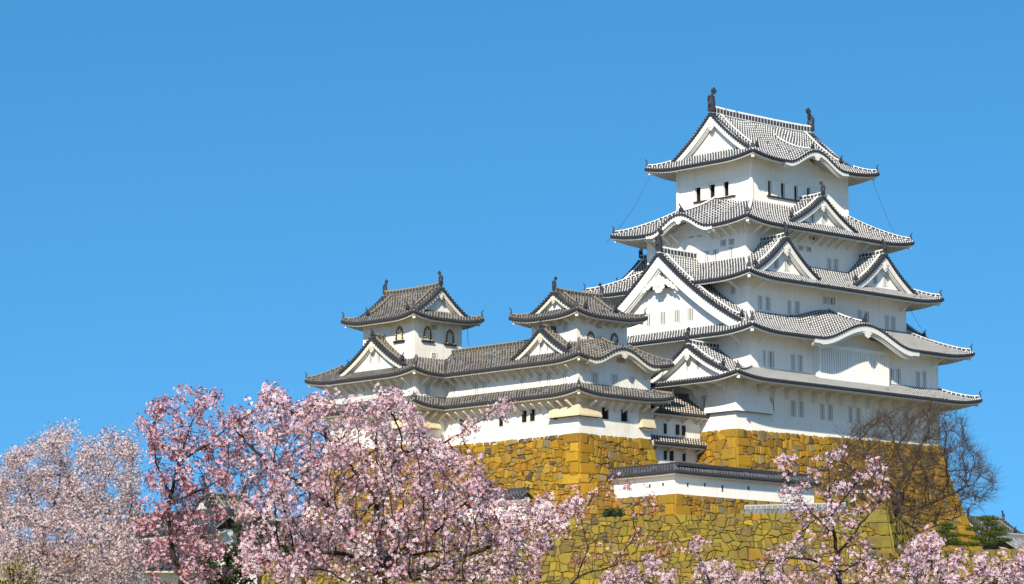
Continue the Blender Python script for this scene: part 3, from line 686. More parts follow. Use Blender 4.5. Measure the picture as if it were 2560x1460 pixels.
def katomado(root,face,loc,kind):
    """bell-shaped window: frame, slats inside, sill"""
    arch=[(.50,0),(.47,.35),(.43,.75),(.36,1.02),(.20,1.20),(0,1.34)]; inn=[(.385,.05),(.36,.38),(.32,.72),(.26,.92),(.13,1.07),(0,1.16)]
    o=arch+[(-a,b) for a,b in arch[-2::-1]]; i=inn+[(-a,b) for a,b in inn[-2::-1]]; mb=MB()
    for a,b,c,d in zip(o[:-1],o[1:],i[:-1],i[1:]):
        mb.hexa([(a[0],.02,a[1]),(c[0],.02,c[1]),(d[0],.02,d[1]),(b[0],.02,b[1]),(a[0],-.12,a[1]),(c[0],-.12,c[1]),(d[0],-.12,d[1]),(b[0],-.12,b[1])],0)
    if kind=='black':
        m=[((a[0]+c[0])/2,(a[1]+c[1])/2) for a,c in zip(o,i)]
        P=np.array(m); L=np.r_[0,np.cumsum(np.linalg.norm(np.diff(P,axis=0),axis=1))]
        for k in np.linspace(.02,.98,11)*L[-1]:
            x=np.interp(k,L,P[:,0]); z=np.interp(k,L,P[:,1]); mb.tube([V3(x,-.10,z),V3(x,-.17,z)],.085,6,1)
        mb.box(-.72,.72,-.2,.02,-.14,0,0)
    else: mb.box(-.5,.5,-.14,.02,-.06,.05,0)
    me=data(mb,'arched_window',[M['iron'],M['gold']] if kind=='black' else [M['brownwood'],M['gold']])
    w_=inst(me,'arched_window',root,loc,RZ[face])
    b=MB(); b.prism(i,V3(0,-.004),V3(1,0),Z3,V3(0,-1),.012,1)
    for k in range(3):
        x=-.2+.2*k; b.box(x-.055,x+.055,-.08,-.02,.06,.98 if k!=1 else 1.08,0)
    child(data(b,'bars',[M['trim'],M['shade']]),'bars',w_); return w_
def corbel_box(root,face,c,val,wd,zt,zb,out,mat):
    mb=MB(); a,b=c-wd/2,c+wd/2
    P=lambda s,o,z:(s,val-o,z)
    t=[P(a+.25,.03,zt),P(b-.25,.03,zt)]; q=[P(a,out,zb),P(b,out,zb)]; l=[P(a,out,zb-.12),P(b,out,zb-.12)]
    mb.poly([q[0],q[1],t[1],t[0]]); mb.poly([l[0],l[1],q[1],q[0]])
    mb.poly([P(a,-.05,zb-.12),l[0],q[0],t[0],P(a+.25,-.05,zt)]); mb.poly([l[1],P(b,-.05,zb-.12),P(b-.25,-.05,zt),t[1],q[1]]); mb.poly([P(a,-.05,zb-.12),P(b,-.05,zb-.12),l[1],l[0]],1)
    mb.box(a+.4,b-.4,val-out*.75,val,zb-.32,zb-.14,0)
    mb.build('stone_drop',[mat,M['shade']],root)
def west_keep():
    st=OLD; k=thing('small_keep','three-storey small white keep with brown-framed arched windows, nearest to the tall keep','castle keep',(-12,7,-1.6))
    a=Storey(k,-16.31,-7.5,3.09,11.64,-2.3,2.0)
    for q in ((1504.5,1018,1519.5,1049),(1552,1024.6,1568,1054)): a.win('S',*q,'iron')
    for q in ((1305.5,1028,1317,1055),(1326,1024,1337.5,1053),(1386,1018,1393,1048)): a.win('W',*q,'iron')
    a.build(st['wall'],faces='SWE')
    a=Storey(k,-16.31,-7.5,3.09,11.64,2.3,5.2)
    for q in ((1478.7,931,1495,958),(1528,935.8,1544.3,963.2),(1576,942.3,1590.3,969)): a.win('S',*q,nb=4)
    for q in ((1345,937.4,1356.7,964.6),(1366,934.4,1377.4,961.3),(1406.2,929,1418,956),(1301,944,1312,971)): a.win('W',*q,nb=3)
    a.build(st['wall'],faces='SWE')
    a=Storey(k,-15.04,-8.85,4.59,10.14,5.6,9.05)
    a.win('S',1489,808,1503.5,822.5,'vent'); a.win('W',1408.6,806.3,1419.4,825,nb=3); a.build(st['wall'])
    for px,py in ((1476,866),(1535,870)): katomado(k,'S',at(px,py,y=4.59),'brown')
    # tier roofs
    for zp,T,kr,nm in ((p1,EO,None,1),(p2,2.78,(5.55,3.9,1.25,.75),2)):
        mb=MB();eb=MB(); A=V3(-17.75,1.65); L=11.69
        zS=pent(mb,eb,A,X,Y,L,T,zp,EO,st,hipL=True,hipR=True,kara=kr)
        yN=11.64 if nm==1 else 10.2
        zW=pent(mb,eb,V3(-17.75,yN),-Y,X,yN-1.65,T,zp,EO,st,hipR=True)
        pent(mb,eb,V3(-6.06,1.65),Y,-X,9.5,T,zp,EO,st,hipL=True)
        part=mb.build('roof',[st['tile'],st['cap']],k); eb.build('eave',st['trim'],part)
        hip(part,V3(-17.75,1.65),V3(1,1),T,zS,st,lambda t:t); hip(part,V3(-6.06,1.65),V3(-1,1),T,zS,st,lambda t:L-t)
        bl=MB()
        for p,sx in ((V3(-17.75,1.65),1),(V3(-6.06,1.65),-1)): z=zp(0)+.42; u=V3(sx,1)/math.sqrt(2); bl.beam(p+u*.32+Z3*(z-.48),p+u*1.6+Z3*(z-.2),V3(-u[1],u[0])*.11,Z3*.11)
        bl.build('hip_rafter',st['trim'],part)
        if kr:
            kara_board(part,A,X,Y,zS,kr[0],kr[1],st,.42)
            tb=MB(); tb.grid([[A+X*s+Y*(EO-.06)+Z3*(zp(0)-.3),A+X*s+Y*(EO-.06)+Z3*(zS(s,0)+.02)] for s in np.linspace(kr[0]-kr[1],kr[0]+kr[1],24)],None,0,flip=True); tb.build('wave_gable_wall',st['wall'],part)
            rb=MB(); ridge_bar(rb,[A+X*kr[0]+Y*t+Z3*(zS(kr[0],t)+.05) for t in np.linspace(1.0,T,6)],.26,.3); rb.build('crest_ridge',st['ridge'],part)
            inst(ONI,'ornament',part,A+X*kr[0]+Y*1.0+Z3*(zS(kr[0],1.0)+.1),0,(.75,.75,.75))
            for x in (-13.3,-11.3): slat(k,(x,3.02,4.75),0,1.0,.42,style='vent',proud=True)
    irimoya(k,(-16.43,-7.75,3.2,11.55),'x',(-15.04,-8.85,4.59,10.14),8.62,10.95,1.25,st,.42,3,ridge_h=.45,sc=.46,bh=.32,pend=.42,rec=.5)
    dormer(k,(-16.85,7.28),'W',3.65,7.55,5.18,1.95,st,.42,.34,.55,shachi=False,sc=.75,rec=.5,windows=((-.42,5.75,.4,.75),(.5,5.75,.4,.75)),dr_in=.5)
    sf=lambda z0:z0-.24+.28*(EO-.15)-.02
    struts(k,ST_W,'S',3.09,[-15.3+1.08*i for i in range(8)],lambda a:sf(1.4)); struts(k,ST_W,'W',-16.31,[3.6+1.05*i for i in range(8)],lambda a:sf(1.4))
    struts(k,ST_W,'S',3.09,[-15.7,-8.2],lambda a:sf(4.42)); struts(k,ST_W,'W',-16.31,[3.6+1.05*i for i in range(8)],lambda a:sf(4.42))
    me=mk_strut(.8,.6,st['trim'])
    struts(k,me,'S',4.59,[-14.2+.95*i for i in range(6)],lambda a:8.62-.24+.28*1.1-.02); struts(k,me,'W',-15.04,[5.2,6.6,9.6],lambda a:8.62-.24+.28*1.1-.02)
    stone_drop(k,(-16.31,3.09),3.3,2.2,1.35,-.05,.62,M['plaster_tan'])
    corbel_box(k,'S',-8.25,3.09,1.7,1.3,-.55,.55,M['plaster_tan'])
    mb=MB(); mb.box(-16.5,-16.2,2.9,3.2,1.0,1.6); mb.build('corner_post',st['trim'],k)
west_keep()
def corridor():
    st=OLD; k=thing('connecting_corridor','long white two-storey corridor with slatted windows joining the two small keeps','castle corridor',(-14,15,-1.6))
    a=Storey(k,-16.31,-10.5,11.64,19.86,-2.3,2.0)
    for q in ((1249,1043,1258,1066),(1151,1047.5,1160,1072)): a.win('W',*q,'iron')
    a.build(st['wall'],faces='W')
    a=Storey(k,-16.31,-10.5,11.64,19.86,2.3,5.2)
    for q in ((1129.5,965,1141,991),(1185,957,1198,984),(1206,954,1217.4,981.5)): a.win('W',*q,nb=3)
    a.build(st['wall'],faces='W')
    for zp,T,y0 in ((p1,EO,11.64),(p2,3.25,10.2)):
        mb=MB();eb=MB(); pent(mb,eb,V3(-17.75,18.41),-Y,X,18.41-y0,T,zp,EO,st,valL=True)
        if T>2: pent(mb,eb,V3(-11.25,10.2),Y,-X,10.5,T,zp,EO,st)
        part=mb.build('roof',[st['tile'],st['cap']],k); eb.build('eave',st['trim'],part)
        if T>2:
            rb=MB(); ridge_bar(rb,[V3(-14.5,y,zp(T)+.02) for y in np.linspace(10.2,20.9,8)],.36,.40); rb.build('ridge',st['ridge'],part)
            vb=MB(); vb.beam(V3(-17.7,18.46,zp(.05)+.06),V3(-14.6,21.56,zp(3.15)+.06),V3(.1,-.1),Z3*.04); vb.build('valley_gutter',st['cap'],part)
    sf=lambda z0:z0-.24+.28*(EO-.15)-.02
    for z0 in (1.4,4.42): struts(k,ST_W,'W',-16.31,[12.1+1.05*i for i in range(8)],lambda a:sf(z0))
corridor()
def north_west_keep():
    st=OLD; k=thing('small_keep','small white keep with black and gold arched windows, farthest left behind blossom','castle keep',(-16,25,-1.6))
    a=Storey(k,-19.9,-12.6,19.86,31.76,-2.3,2.0); a.build(st['wall'],faces='SWN')
    a=Storey(k,-19.9,-12.6,19.86,31.76,2.3,5.2); a.win('S',1062,960,1073.2,986.5,nb=3)
    for q in ((878,975,890,993),(977,964,989,988),(997,960.6,1008.2,986)): a.win('W',*q,nb=3)
    a.build(st['wall'],faces='SWN')
    a=Storey(k,-19.11,-13.39,20.86,27.77,5.6,10.1); a.win('S',1077.5,812,1091,825,'vent'); a.win('S',1078.7,882.5,1091,898,'vent'); a.build(st['wall'])
    katomado(k,'W',at(999.5,852,x=-19.11),'black')
    for px,py in ((1068,852),(1124,860.5)): katomado(k,'S',at(px,py,y=20.86),'black')
    for zp,T,nm in ((p1,EO,1),(p2,2.45,2)):
        mb=MB();eb=MB(); zS=pent(mb,eb,V3(-21.34,18.42),X,Y,3.59,T,zp,EO,st,hipL=True,valR=True,RL=3)
        LW=33.2-18.42; pent(mb,eb,V3(-21.34,33.2),-Y,X,LW,T,zp,EO,st,hipL=True,hipR=True)
        zN=pent(mb,eb,V3(-11.2,33.2),-X,-Y,10.14,T,zp,EO,st,hipL=True,hipR=True)
        part=mb.build('roof',[st['tile'],st['cap']],k); eb.build('eave',st['trim'],part)
        hip(part,V3(-21.34,18.42),V3(1,1),T,zS,st,lambda t:t); hip(part,V3(-21.34,33.2),V3(1,-1),T,zN,st,lambda t:10.14-t)
        bl=MB()
        for p,sy in ((V3(-21.34,18.42),1),(V3(-21.34,33.2),-1)): z=zp(0)+.42; u=V3(1,sy)/math.sqrt(2); bl.beam(p+u*.32+Z3*(z-.48),p+u*1.6+Z3*(z-.2),V3(-u[1],u[0])*.11,Z3*.11)
        bl.build('hip_rafter',st['trim'],part)
    mb=MB(); z=p2(2.45)-.03; mb.poly([(-18.95,27.7,z),(-13.6,27.7,z),(-13.6,30.8,z),(-18.95,30.8,z)]); mb.build('rear_roof',[st['tile']],k)
    irimoya(k,(-20.5,-12.0,19.42,29.21),'y',(-19.11,-13.39,20.86,27.77),9.66,12.62,.95,st,.42,3,ridge_h=.5,sc=.5,bh=.34,pend=.45,rec=.55)
    dormer(k,(-20.7,24.85),'W',4.4,8.12,5.28,1.65,st,.40,.38,.62,shachi=False,sc=.75,rec=.5,windows=((-.55,6.0,.5,.9),(.55,6.0,.5,.9)),dr_in=.5)
    sf=lambda z0:z0-.24+.28*(EO-.15)-.02
    for z0 in (1.4,4.42):
        struts(k,ST_W,'S',19.86,[-19.3,-18.3,-17.3],lambda a:sf(z0)); struts(k,ST_W,'W',-19.9,[20.4+1.05*i for i in range(11)],lambda a:sf(z0))
    stone_drop(k,(-19.9,19.86),3.3,2.6,1.35,-.05,.62,M['plaster_tan'])
    c=MB(); c.tube([V3(-12.9,20.6,9.8),V3(-12.9,20.6,8.2),V3(-12.7,20.5,7.2)],.02,4); c.build('cable',M['cable'],k)
north_west_keep()
def gate_corridor():
    st=dict(OLD,tile=tiles('gate_tile',(.028,.028,.032),(.56,.49,.38),.13,.30)); k=thing('gate_tower','narrow cream gate tower with two small tiled roofs wedged between both stone bases','gate tower',(-3.7,7,-3))
    a=Storey(k,-7.6,0,4.17,9,-1.3,1.6)
    for q in ((1658.5,1059,1666,1084),(1689,1062,1697.3,1087),(1704,1064,1713,1089.5)): a.win('S',*q,'iron')
    a.build(st['wall'],faces='SE')
    a=Storey(k,-7.6,0,4.17,9,-9.5,-1.3)
    for q in ((1659,1126,1666.5,1150.5),(1674,1127.5,1682.5,1152.5),(1705.3,1130,1713.3,1154.5)): a.win('S',*q,'iron')
    a.build(st['wall'],faces='SE')
    for z0,T,rise in ((.97,2.6,.66),(-1.74,1.0,.6)):
        mb=MB();eb=MB(); zp=lambda t:z0+rise*t
        zf=pent(mb,eb,V3(-7.15,3.18),X,Y,7.25,T,zp,1.0,st); part=mb.build('roof',[st['tile'],st['cap']],k); eb.build('eave',st['trim'],part)
        vb=MB(); e0=V3(-7.2,3.1,zp(-.08)-.12); e1=V3(-7.2,3.18+T,zp(T)-.12)
        vb.beam(e0,e1,X*.07,Z3*.16); vb.beam(e0+V3(.12,.1,-.16),e1+V3(.12,0,-.16),X*.06,Z3*.1); vb.build('verge_board',st['trim'],part)
        if T>2:
            rb=MB(); ridge_bar(rb,[V3(x,3.18+T,zp(T)) for x in np.linspace(-7.2,0,6)],.4,.5); rb.build('ridge',st['ridge'],part)
    me=mk_strut(.7,.6,M['trim_old'])
    for z0 in (.97,-1.74): struts(k,me,'S',4.17,[-6.2,-4.3,-2.4,-.6],lambda a:z0-.05)
gate_corridor()
#PART3
# ------------------------------------------------------------------ stone walls: every stone a relief of its own inside the wall's mesh
class Stones:
    def __init__(s): s.v=[];s.f=[];s.c=[];s.mi=[]
    def cell(s,poly,P,h,col,gap=.03,dark=.60):
        p=np.array(poly); c=p.mean(0); r=np.sqrt(max(1e-4,np.abs(np.cross(p-c,np.roll(p,-1,0)-c)).sum()/2/3.14))
        if r<.07: return
        k0=1-gap*.6/r; k1=max(.4,1-(gap+.035)/r); k2=max(.15,k1-.22); n=len(p); b=len(s.v)
        tu,tv=rng.normal(0,.06,2)
        for k,hh in ((k0,-.10),(k0*.6+k1*.4,h*.70),(k1,h*.92),(k2,h*1.10)):
            for q in p:
                d=(q-c)*k; s.v.append(P(c[0]+d[0],c[1]+d[1],hh+(tu*d[0]+tv*d[1] if hh>0 else 0)))
                s.c.append(col*dark)
        for l in range(3):
            for i in range(n):
                j=(i+1)%n; s.f.append([b+l*n+i,b+l*n+j,b+(l+1)*n+j,b+(l+1)*n+i])
        s.f.append([b+3*n+i for i in range(n)])
    def face(s,P,U,V,sz,pal,corner=(None,None)):
        """rough courses of odd-sized stones over a U x V face; P(u,v,h) maps to the place (v = depth below the top)"""
        ph=rng.uniform(0,6,6); wav=lambda u,j:sz*(.22*math.sin(u*.55/sz+ph[0]+j*2.1)+.15*math.sin(u*1.35/sz+ph[1]+j*4.3)+.10*math.sin(u*3.1/sz+j*1.7))
        hs=[];v=0
        while v<V: h=sz*rng.uniform(.6,1.25); hs.append((v,min(V,v+h))); v+=h
        B=lambda u,j:max(0,min(V,(hs[j][0] if j<len(hs) else V)+(wav(u,j) if 0<j<len(hs) else 0)))
        for j in range(len(hs)):
            u=-rng.uniform(0,sz); js=[]
            while u<U+sz: js.append((u,rng.normal(0,.17)*sz)); u+=sz*rng.choice([.5,.8,1.05,1.3,1.7])*rng.uniform(.85,1.15)
            for (a,ta),(b,tb) in zip(js[:-1],js[1:]):
                cl=lambda q:max(0,min(U,q))
                a0,a1,b0,b1=cl(a-ta),cl(a+ta),cl(b-tb),cl(b+tb)
                if max(b0,b1)-min(a0,a1)<.12: continue
                q=[]
                J=lambda k=.07:rng.normal(0,k*sz)
                for u0 in np.linspace(a0,b0,4): q.append([u0,B(u0,j)])
                for u0 in np.linspace(b1,a1,4): q.append([u0,B(u0,j+1)])
                for k in (1,2,5,6): q[k][0]+=J(); q[k][1]+=J(.05)
                # knocked-off corners
                for k in (0,3,4,7):
                    c=np.mean(q,0); t=abs(rng.normal(0,.09)); q[k]=[q[k][0]+(c[0]-q[k][0])*t,q[k][1]+(c[1]-q[k][1])*t]
                if rng.random()<.22 and (b0-a0)>.7*sz:      # a stone set as two flat ones
                    m=rng.uniform(.4,.6); L=[q[0][0]+(q[7][0]-q[0][0])*m,q[0][1]+(q[7][1]-q[0][1])*m]; Rr=[q[3][0]+(q[4][0]-q[3][0])*m,q[3][1]+(q[4][1]-q[3][1])*m+J(.1)]
                    parts=[q[:4]+[Rr,L],[L,Rr]+q[4:]]
                elif rng.random()<.25 and (b0-a0)>.9*sz:    # or split by a slanting joint
                    parts=[q[:3]+q[5:],q[2:6]]
                else: parts=[q]
                for g in parts: s.cell(g,P,rng.uniform(.02,.12),s.pick(pal),.014)
        for side,cn in enumerate(corner):     # long and short corner blocks in turn
            if not cn: continue
            v=0;k=cn
            while v<V:
                h=rng.uniform(.75,1.05); l=(1.75 if k%2 else .95)*rng.uniform(.9,1.1); e=min(V,v+h)
                u0,u1=(0,l) if side==0 else (U-l,U)
                q=[(u0,v),(u1,v),(u1,e),(u0,e)]; s.cell(q,P,.14,s.pick(pal[:3]),.012); v=e;k+=1
    def pick(s,pal): c=np.array(pal[rng.integers(len(pal))]); return np.clip(c*rng.uniform(.72,1.25)*rng.uniform(.93,1.07,3),0,1)
    def build(s,name,mats,parent=None,back=None):
        nb=len(s.v)
        for q in back or []:
            b=len(s.v); s.v+= [list(p) for p in q]; s.c+=[(.05,.03,.012)]*len(q); s.f.append(list(range(b,b+len(q)))); s.mi.append(len(s.f)-1)
        o0=np.zeros(3) if parent is None else ORG[parent.name]
        me=bpy.data.meshes.new(name); me.from_pydata((np.array(s.v)-o0).tolist(),[],s.f)
        for m in mats: me.materials.append(m)
        mi=np.zeros(len(s.f),np.int32); mi[s.mi]=1; me.polygons.foreach_set('material_index',mi)
        ca=me.color_attributes.new('Col','FLOAT_COLOR','POINT'); ca.data.foreach_set('color',np.c_[np.array(s.c),np.ones(len(s.v))].astype(np.float32).ravel())
        me.update(); o=bpy.data.objects.new(name,me); S.collection.objects.link(o)
        if parent: o.parent=parent
        ORG[o.name]=o0; return o
OCHRE=[(.60,.345,.022),(.55,.30,.022),(.64,.38,.035),(.50,.27,.03),(.40,.24,.05),(.58,.37,.07),(.42,.33,.15),(.30,.26,.16),(.46,.21,.03),(.60,.34,.025),(.56,.31,.02),(.50,.29,.03),(.36,.21,.05),(.09,.085,.08),(.52,.33,.08)]
OLIVE=[(.26,.21,.06),(.20,.17,.06),(.38,.31,.05),(.50,.36,.04),(.46,.33,.04),(.40,.29,.05),(.30,.22,.06),(.40,.28,.05),(.27,.19,.06),(.33,.26,.09),(.25,.20,.10),(.42,.24,.03),(.17,.12,.07),(.34,.27,.05),(.12,.10,.07)]
offs=lambda d:.16*d+.012*d*d
def batter(p0,p1,nrm,H,x0=0,x1=0,zt=None):
    """battered face from top corner p0 to p1 (left to right seen from outside); x0/x1 = 1 where the end follows an outer corner"""
    p0,p1,nrm=map(lambda q:np.array(q,float),(p0,p1,nrm)); U=np.linalg.norm(p1-p0); e=(p1-p0)/U
    def P(u,v,h=0):
        o=offs(v); a=-o*x0; b=U+o*x1; k=u/U
        return (p0+e*(a+(b-a)*k)+nrm*(o+h*.96)+Z3*(-v+h*.25)).tolist()
    return P,U,H
def bf(P,U,H,n=6): return [[P(0,H*i/n,-.05),P(U,H*i/n,-.05),P(U,H*(i+1)/n,-.05),P(0,H*(i+1)/n,-.05)] for i in range(n)]
def stone_thing(name,label,cat,faces,sz,pal,mat,group=None):
    st=Stones(); back=[]
    for (p0,p1,nrm,H,x0,x1,cn) in faces:
        P,U,H=batter(p0,p1,nrm,H,x0,x1); st.face(P,U,H,sz,pal,cn); back+=bf(P,U,H)
    return tag(st.build(name,[mat,M['gap']],None,back),label,cat,group)
stone_thing('stone_wall','tall sloping ochre stone base under the tallest keep, bare tree in front','stone wall',
    [((0,20.4,-.2),(0,0,-.36),(-1,0,0),13.5,0,1,(None,1)),((0,0,-.36),(28.5,0,-.02),(0,-1,0),17,1,1,(2,1))],.62,OCHRE,M['stone'])
stone_thing('stone_wall','ochre stone base under the two small keeps, cream gate tower at its right end','stone wall',
    [((-16.31,19.86,-1.62),(-16.31,3.09,-1.62),(-1,0,0),11.5,0,1,(None,1)),((-16.31,3.09,-1.62),(-7.5,3.09,-1.6),(0,-1,0),11.5,1,1,(2,1)),
     ((-19.9,19.86,-1.62),(-16.31,19.86,-1.62),(0,-1,0),11.5,1,0,(2,None)),((-19.9,31.8,-1.62),(-19.9,19.86,-1.62),(-1,0,0),11.5,1,1,(1,1))],.56,OCHRE,M['stone'])
# loopholed wall on its own stone footing ------------------------------------
def low_wall(name,label,cat,path,zb,zt,ends,st,ridge_h=.3,th=.3,ov=.62,holes=(),rise=.62):
    """plastered wall with a tiled roof along a path of plan points (outer face on the right-hand/viewer side)"""
    k=thing(name,label,cat,(path[0][0],path[0][1],zb)); wb=MB(); mb=MB(); eb=MB(); rb=[]
    n_=len(path)-1
    for i in range(n_):
        a=V3(*path[i]);b=V3(*path[i+1]); b=b if i==n_-1 else b-(b-a)/np.linalg.norm(b-a)*.004; a=a if i==0 else a+(b-a)/np.linalg.norm(b-a)*.003; L=np.linalg.norm(b-a); e=(b-a)/L; n=np.array([-e[1],e[0],0])    # n points inwards (left of travel)
        wb.hexa([a+Z3*zb,b+Z3*zb,b+n*th*2+Z3*zb,a+n*th*2+Z3*zb,a+Z3*zt,b+Z3*zt,b+n*th*2+Z3*zt,a+n*th*2+Z3*zt])
        hl=i>0; hr=i<n_-1; T=ov+th; zp=lambda t:zt-.05+rise*t
        A=a-n*ov-e*(ov if hl else .25); L2=L+(ov if hl else .25)+(ov if hr else .25)
        pent(mb,eb,A,e,n,L2,T,zp,ov,st,hipL=hl,hipR=hr,lift=.05,nt=4)
        c0=a+n*th-e*(.1 if not hl else -th*0); c1=b+n*th+e*.1
        rb+=[c0,c1] if not rb else [c1]
        bq=a+n*(2*th+ov); mb.grid([[a+n*th+Z3*zp(T),a+n*(2*th+ov)+Z3*zp(0)],[b+n*th+Z3*zp(T),b+n*(2*th+ov)+Z3*zp(0)]],[[(0,0),(0,1)],[(L/PIT,0),(L/PIT,1)]],0)
    wb.build('wall',st['wall'],k); part=mb.build('roof',[st['tile'],st['cap']],k); eb.build('eave',st['trim'],part)
    r=MB(); pts=[p+Z3*(zt-.08+rise*(ov+th)) for p in rb]; ridge_bar(r,pts,.34,ridge_h); r.build('ridge',st.get('bar',st['ridge']),part)
    for (p,d) in ((pts[0],pts[0]-pts[1]),(pts[-1],pts[-1]-pts[-2])): inst(ONI,'ornament',part,p,math.atan2(d[1],d[0])+math.pi/2,(.6,.6,.6))
    return k
DOB=dict(OLD,tile=tiles('slate_tile',(.030,.032,.040),(.20,.195,.185),.06,.12),wall=M['plaster'],bar=M['cap_old'])
k=low_wall('plaster_wall','white loopholed wall with dark tiled roof standing below the gate tower','wall',[(-13.2,2.4),(-13.2,-5.0),(4.5,-5.0)],-7.08,-5.2,None,DOB)
for px,py,f in ((1625,1214.5,'W'),(1658,1211,'W'),(1718.5,1212,'S'),(1761.5,1212,'S'),(1805.5,1221,'S'),(1871,1220.5,'S')):
    p=at(px,py,**({'y':-5.0} if f=='S' else {'x':-13.2})); mb=MB(); h=.17 if px!=1805.5 else .27
    for a,b,c,d in ((-.14,-.10,-h,h),(.10,.14,-h,h),(-.1,.1,h-.03,h),(-.1,.1,-h,-h+.03)): mb.box(a,b,-.03,0,c,d)
    mb.poly([(-.1,-.006,-h),(.1,-.006,-h),(.1,-.006,h),(-.1,-.006,h)],1)
    inst(data(mb,'loophole',[M['trim_old'],M['shade']]),'loophole',k,p,RZ[f])
stone_thing('stone_wall','low ochre stone footing carrying the white loopholed wall','stone wall',
    [((-13.2,2.4,-7.08),(-13.2,-5,-7.08),(-1,0,0),3.4,0,1,(None,1)),((-13.2,-5,-7.08),(9.5,-5,-7.08),(0,-1,0),3.4,1,0,(2,None))],.55,OCHRE,M['stone'])
# mossy retaining wall across the front and the lower one at the right ---------
FW0,FW1=at(600,1318,z=-10.2),at(2216,1274,z=-10.2)
def dirn(a,b): e=(b-a)/np.linalg.norm(b-a); return e,np.array([e[1],-e[0],0])
fe,fn_=dirn(FW0,FW1); RT=FW1+V3(.87,.5)*10
stone_thing('stone_wall','long mossy olive stone wall in front of the castle, behind the blossom','stone wall',
    [(FW0+V3(6,40),FW0,V3(-.989,.148),8.5,0,1,(None,1)),(FW0,FW1,fn_,8.5,1,1,(2,1)),(FW1,RT,V3(.5,-.87),8.5,1,0,(2,None))],.60,OLIVE,M['stone_moss'])
RW0,RW1=at(2170,1384,z=-14.5),at(2700,1366,z=-14.5); re_,rn_=dirn(RW0,RW1)
stone_thing('stone_wall','lower yellowish stone wall at the right edge with two clipped pines behind it','stone wall',[(RW0,RW1,rn_,5.5,0,0,(None,None))],.66,OLIVE,M['stone_moss'])
TILE2=dict(OLD,tile=tiles('grey_tile',(.10,.105,.115),(.30,.29,.27),.10,.12),cap=plain('grey_cap',(.09,.10,.115),.6,.3),ridge=ridgemat('grey_ridge',(.12,.125,.13),(.38,.37,.34),.16,.1),wall=M['plaster'])
fw=lambda px:FW0+(FW1-FW0)*((at(px,1285,z=-10.2)-FW0)@fe/np.linalg.norm(FW1-FW0))-fn_*2.2
q0,q1=fw(1846),fw(2120)
low_wall('plaster_wall','low wall with pale grey tile cap just behind the mossy stone wall','wall',[(q0[0],q0[1]),(q1[0],q1[1])],-10.6,-10.22,None,TILE2,ridge_h=.36)
a0,a1=far(1165,1254,262),far(1312,1254,258)
low_wall('plaster_wall','white wall with dark tiled cap half hidden by the central blossom','wall',[(a0[0],a0[1]),(a1[0],a1[1])],-10.4,a0[2]+.1,None,DOB)
# roofs that show through the blossom on the left --------------------------------
def left_wall(label,px0,px1,py,D,h,D1=None):
    a=far(px0,py,D); b=far(px1,py,D1 or D); return low_wall('plaster_wall',label,'wall',[(a[0],a[1]),(b[0],b[1])],a[2]-h,a[2],None,dict(DOB,wall=M['plaster_old']),ridge_h=.4,ov=.8)
left_wall('cream wall with dark tiled roof beside the left cherry trunk',318,560,1336,150,2.2,146)
left_wall('white wall with dark tiled roof below the left blossom',330,520,1412,128,2.4)
def gate_house(label,px,py,D,wx,wy):
    c=far(px,py,D); k=thing('gatehouse',label,'gatehouse',(c[0],c[1],c[2]-3)); st=OLD
    x0,x1,y0,y1=c[0]-wx/2,c[0]+wx/2,c[1]-wy/2,c[1]+wy/2
    a=Storey(k,x0,x1,y0,y1,c[2]-7,c[2]+.2); a.add('S',c[0],c[2]-1.6,.8,.9,nb=3); a.add('W',c[1],c[2]-1.6,.8,.9,nb=3); a.build(st['wall'])
    irimoya(k,(x0-1.1,x1+1.1,y0-1.1,y1+1.1),'x',(x0,x1,y0,y1),c[2],c[2]+2.0,1.1,st,.25,2.5,ridge_h=.4,sc=.4,bh=.28,pend=.35,rec=.4)
gate_house('cream gatehouse with dark tiled roof glimpsed between the left blossom',560,1322,205,3.8,3.2)
def hall():
    c=far(2466,1350,340); st=dict(OLD,tile=DOB['tile']); k=thing('tiled_hall','distant hall with blue-grey tiled roof at the right edge behind the clipped pines','hall',(c[0],c[1],c[2]-4))
    x0,x1,y0,y1=c[0]-3.4,c[0]+3.4,c[1]-2.6,c[1]+2.6; a=Storey(k,x0,x1,y0,y1,c[2]-5,c[2]+.2); a.build(st['wall'])
    irimoya(k,(x0-1.2,x1+1.2,y0-1.2,y1+1.2),'x',(x0,x1,y0,y1),c[2],c[2]+2.2,1.3,st,.2,2.5,ridge_h=.35,sc=.4,bh=.28,pend=.3,rec=.4)
    d=far(2500,1376,318); e=far(2660,1376,326); low_wall('plaster_wall','long low wall with grey tiled roof running off the right edge','wall',[(d[0],d[1]),(e[0],e[1])],d[2]-2.5,d[2],None,TILE2,ridge_h=.5,ov=2.4,rise=.55)
hall()
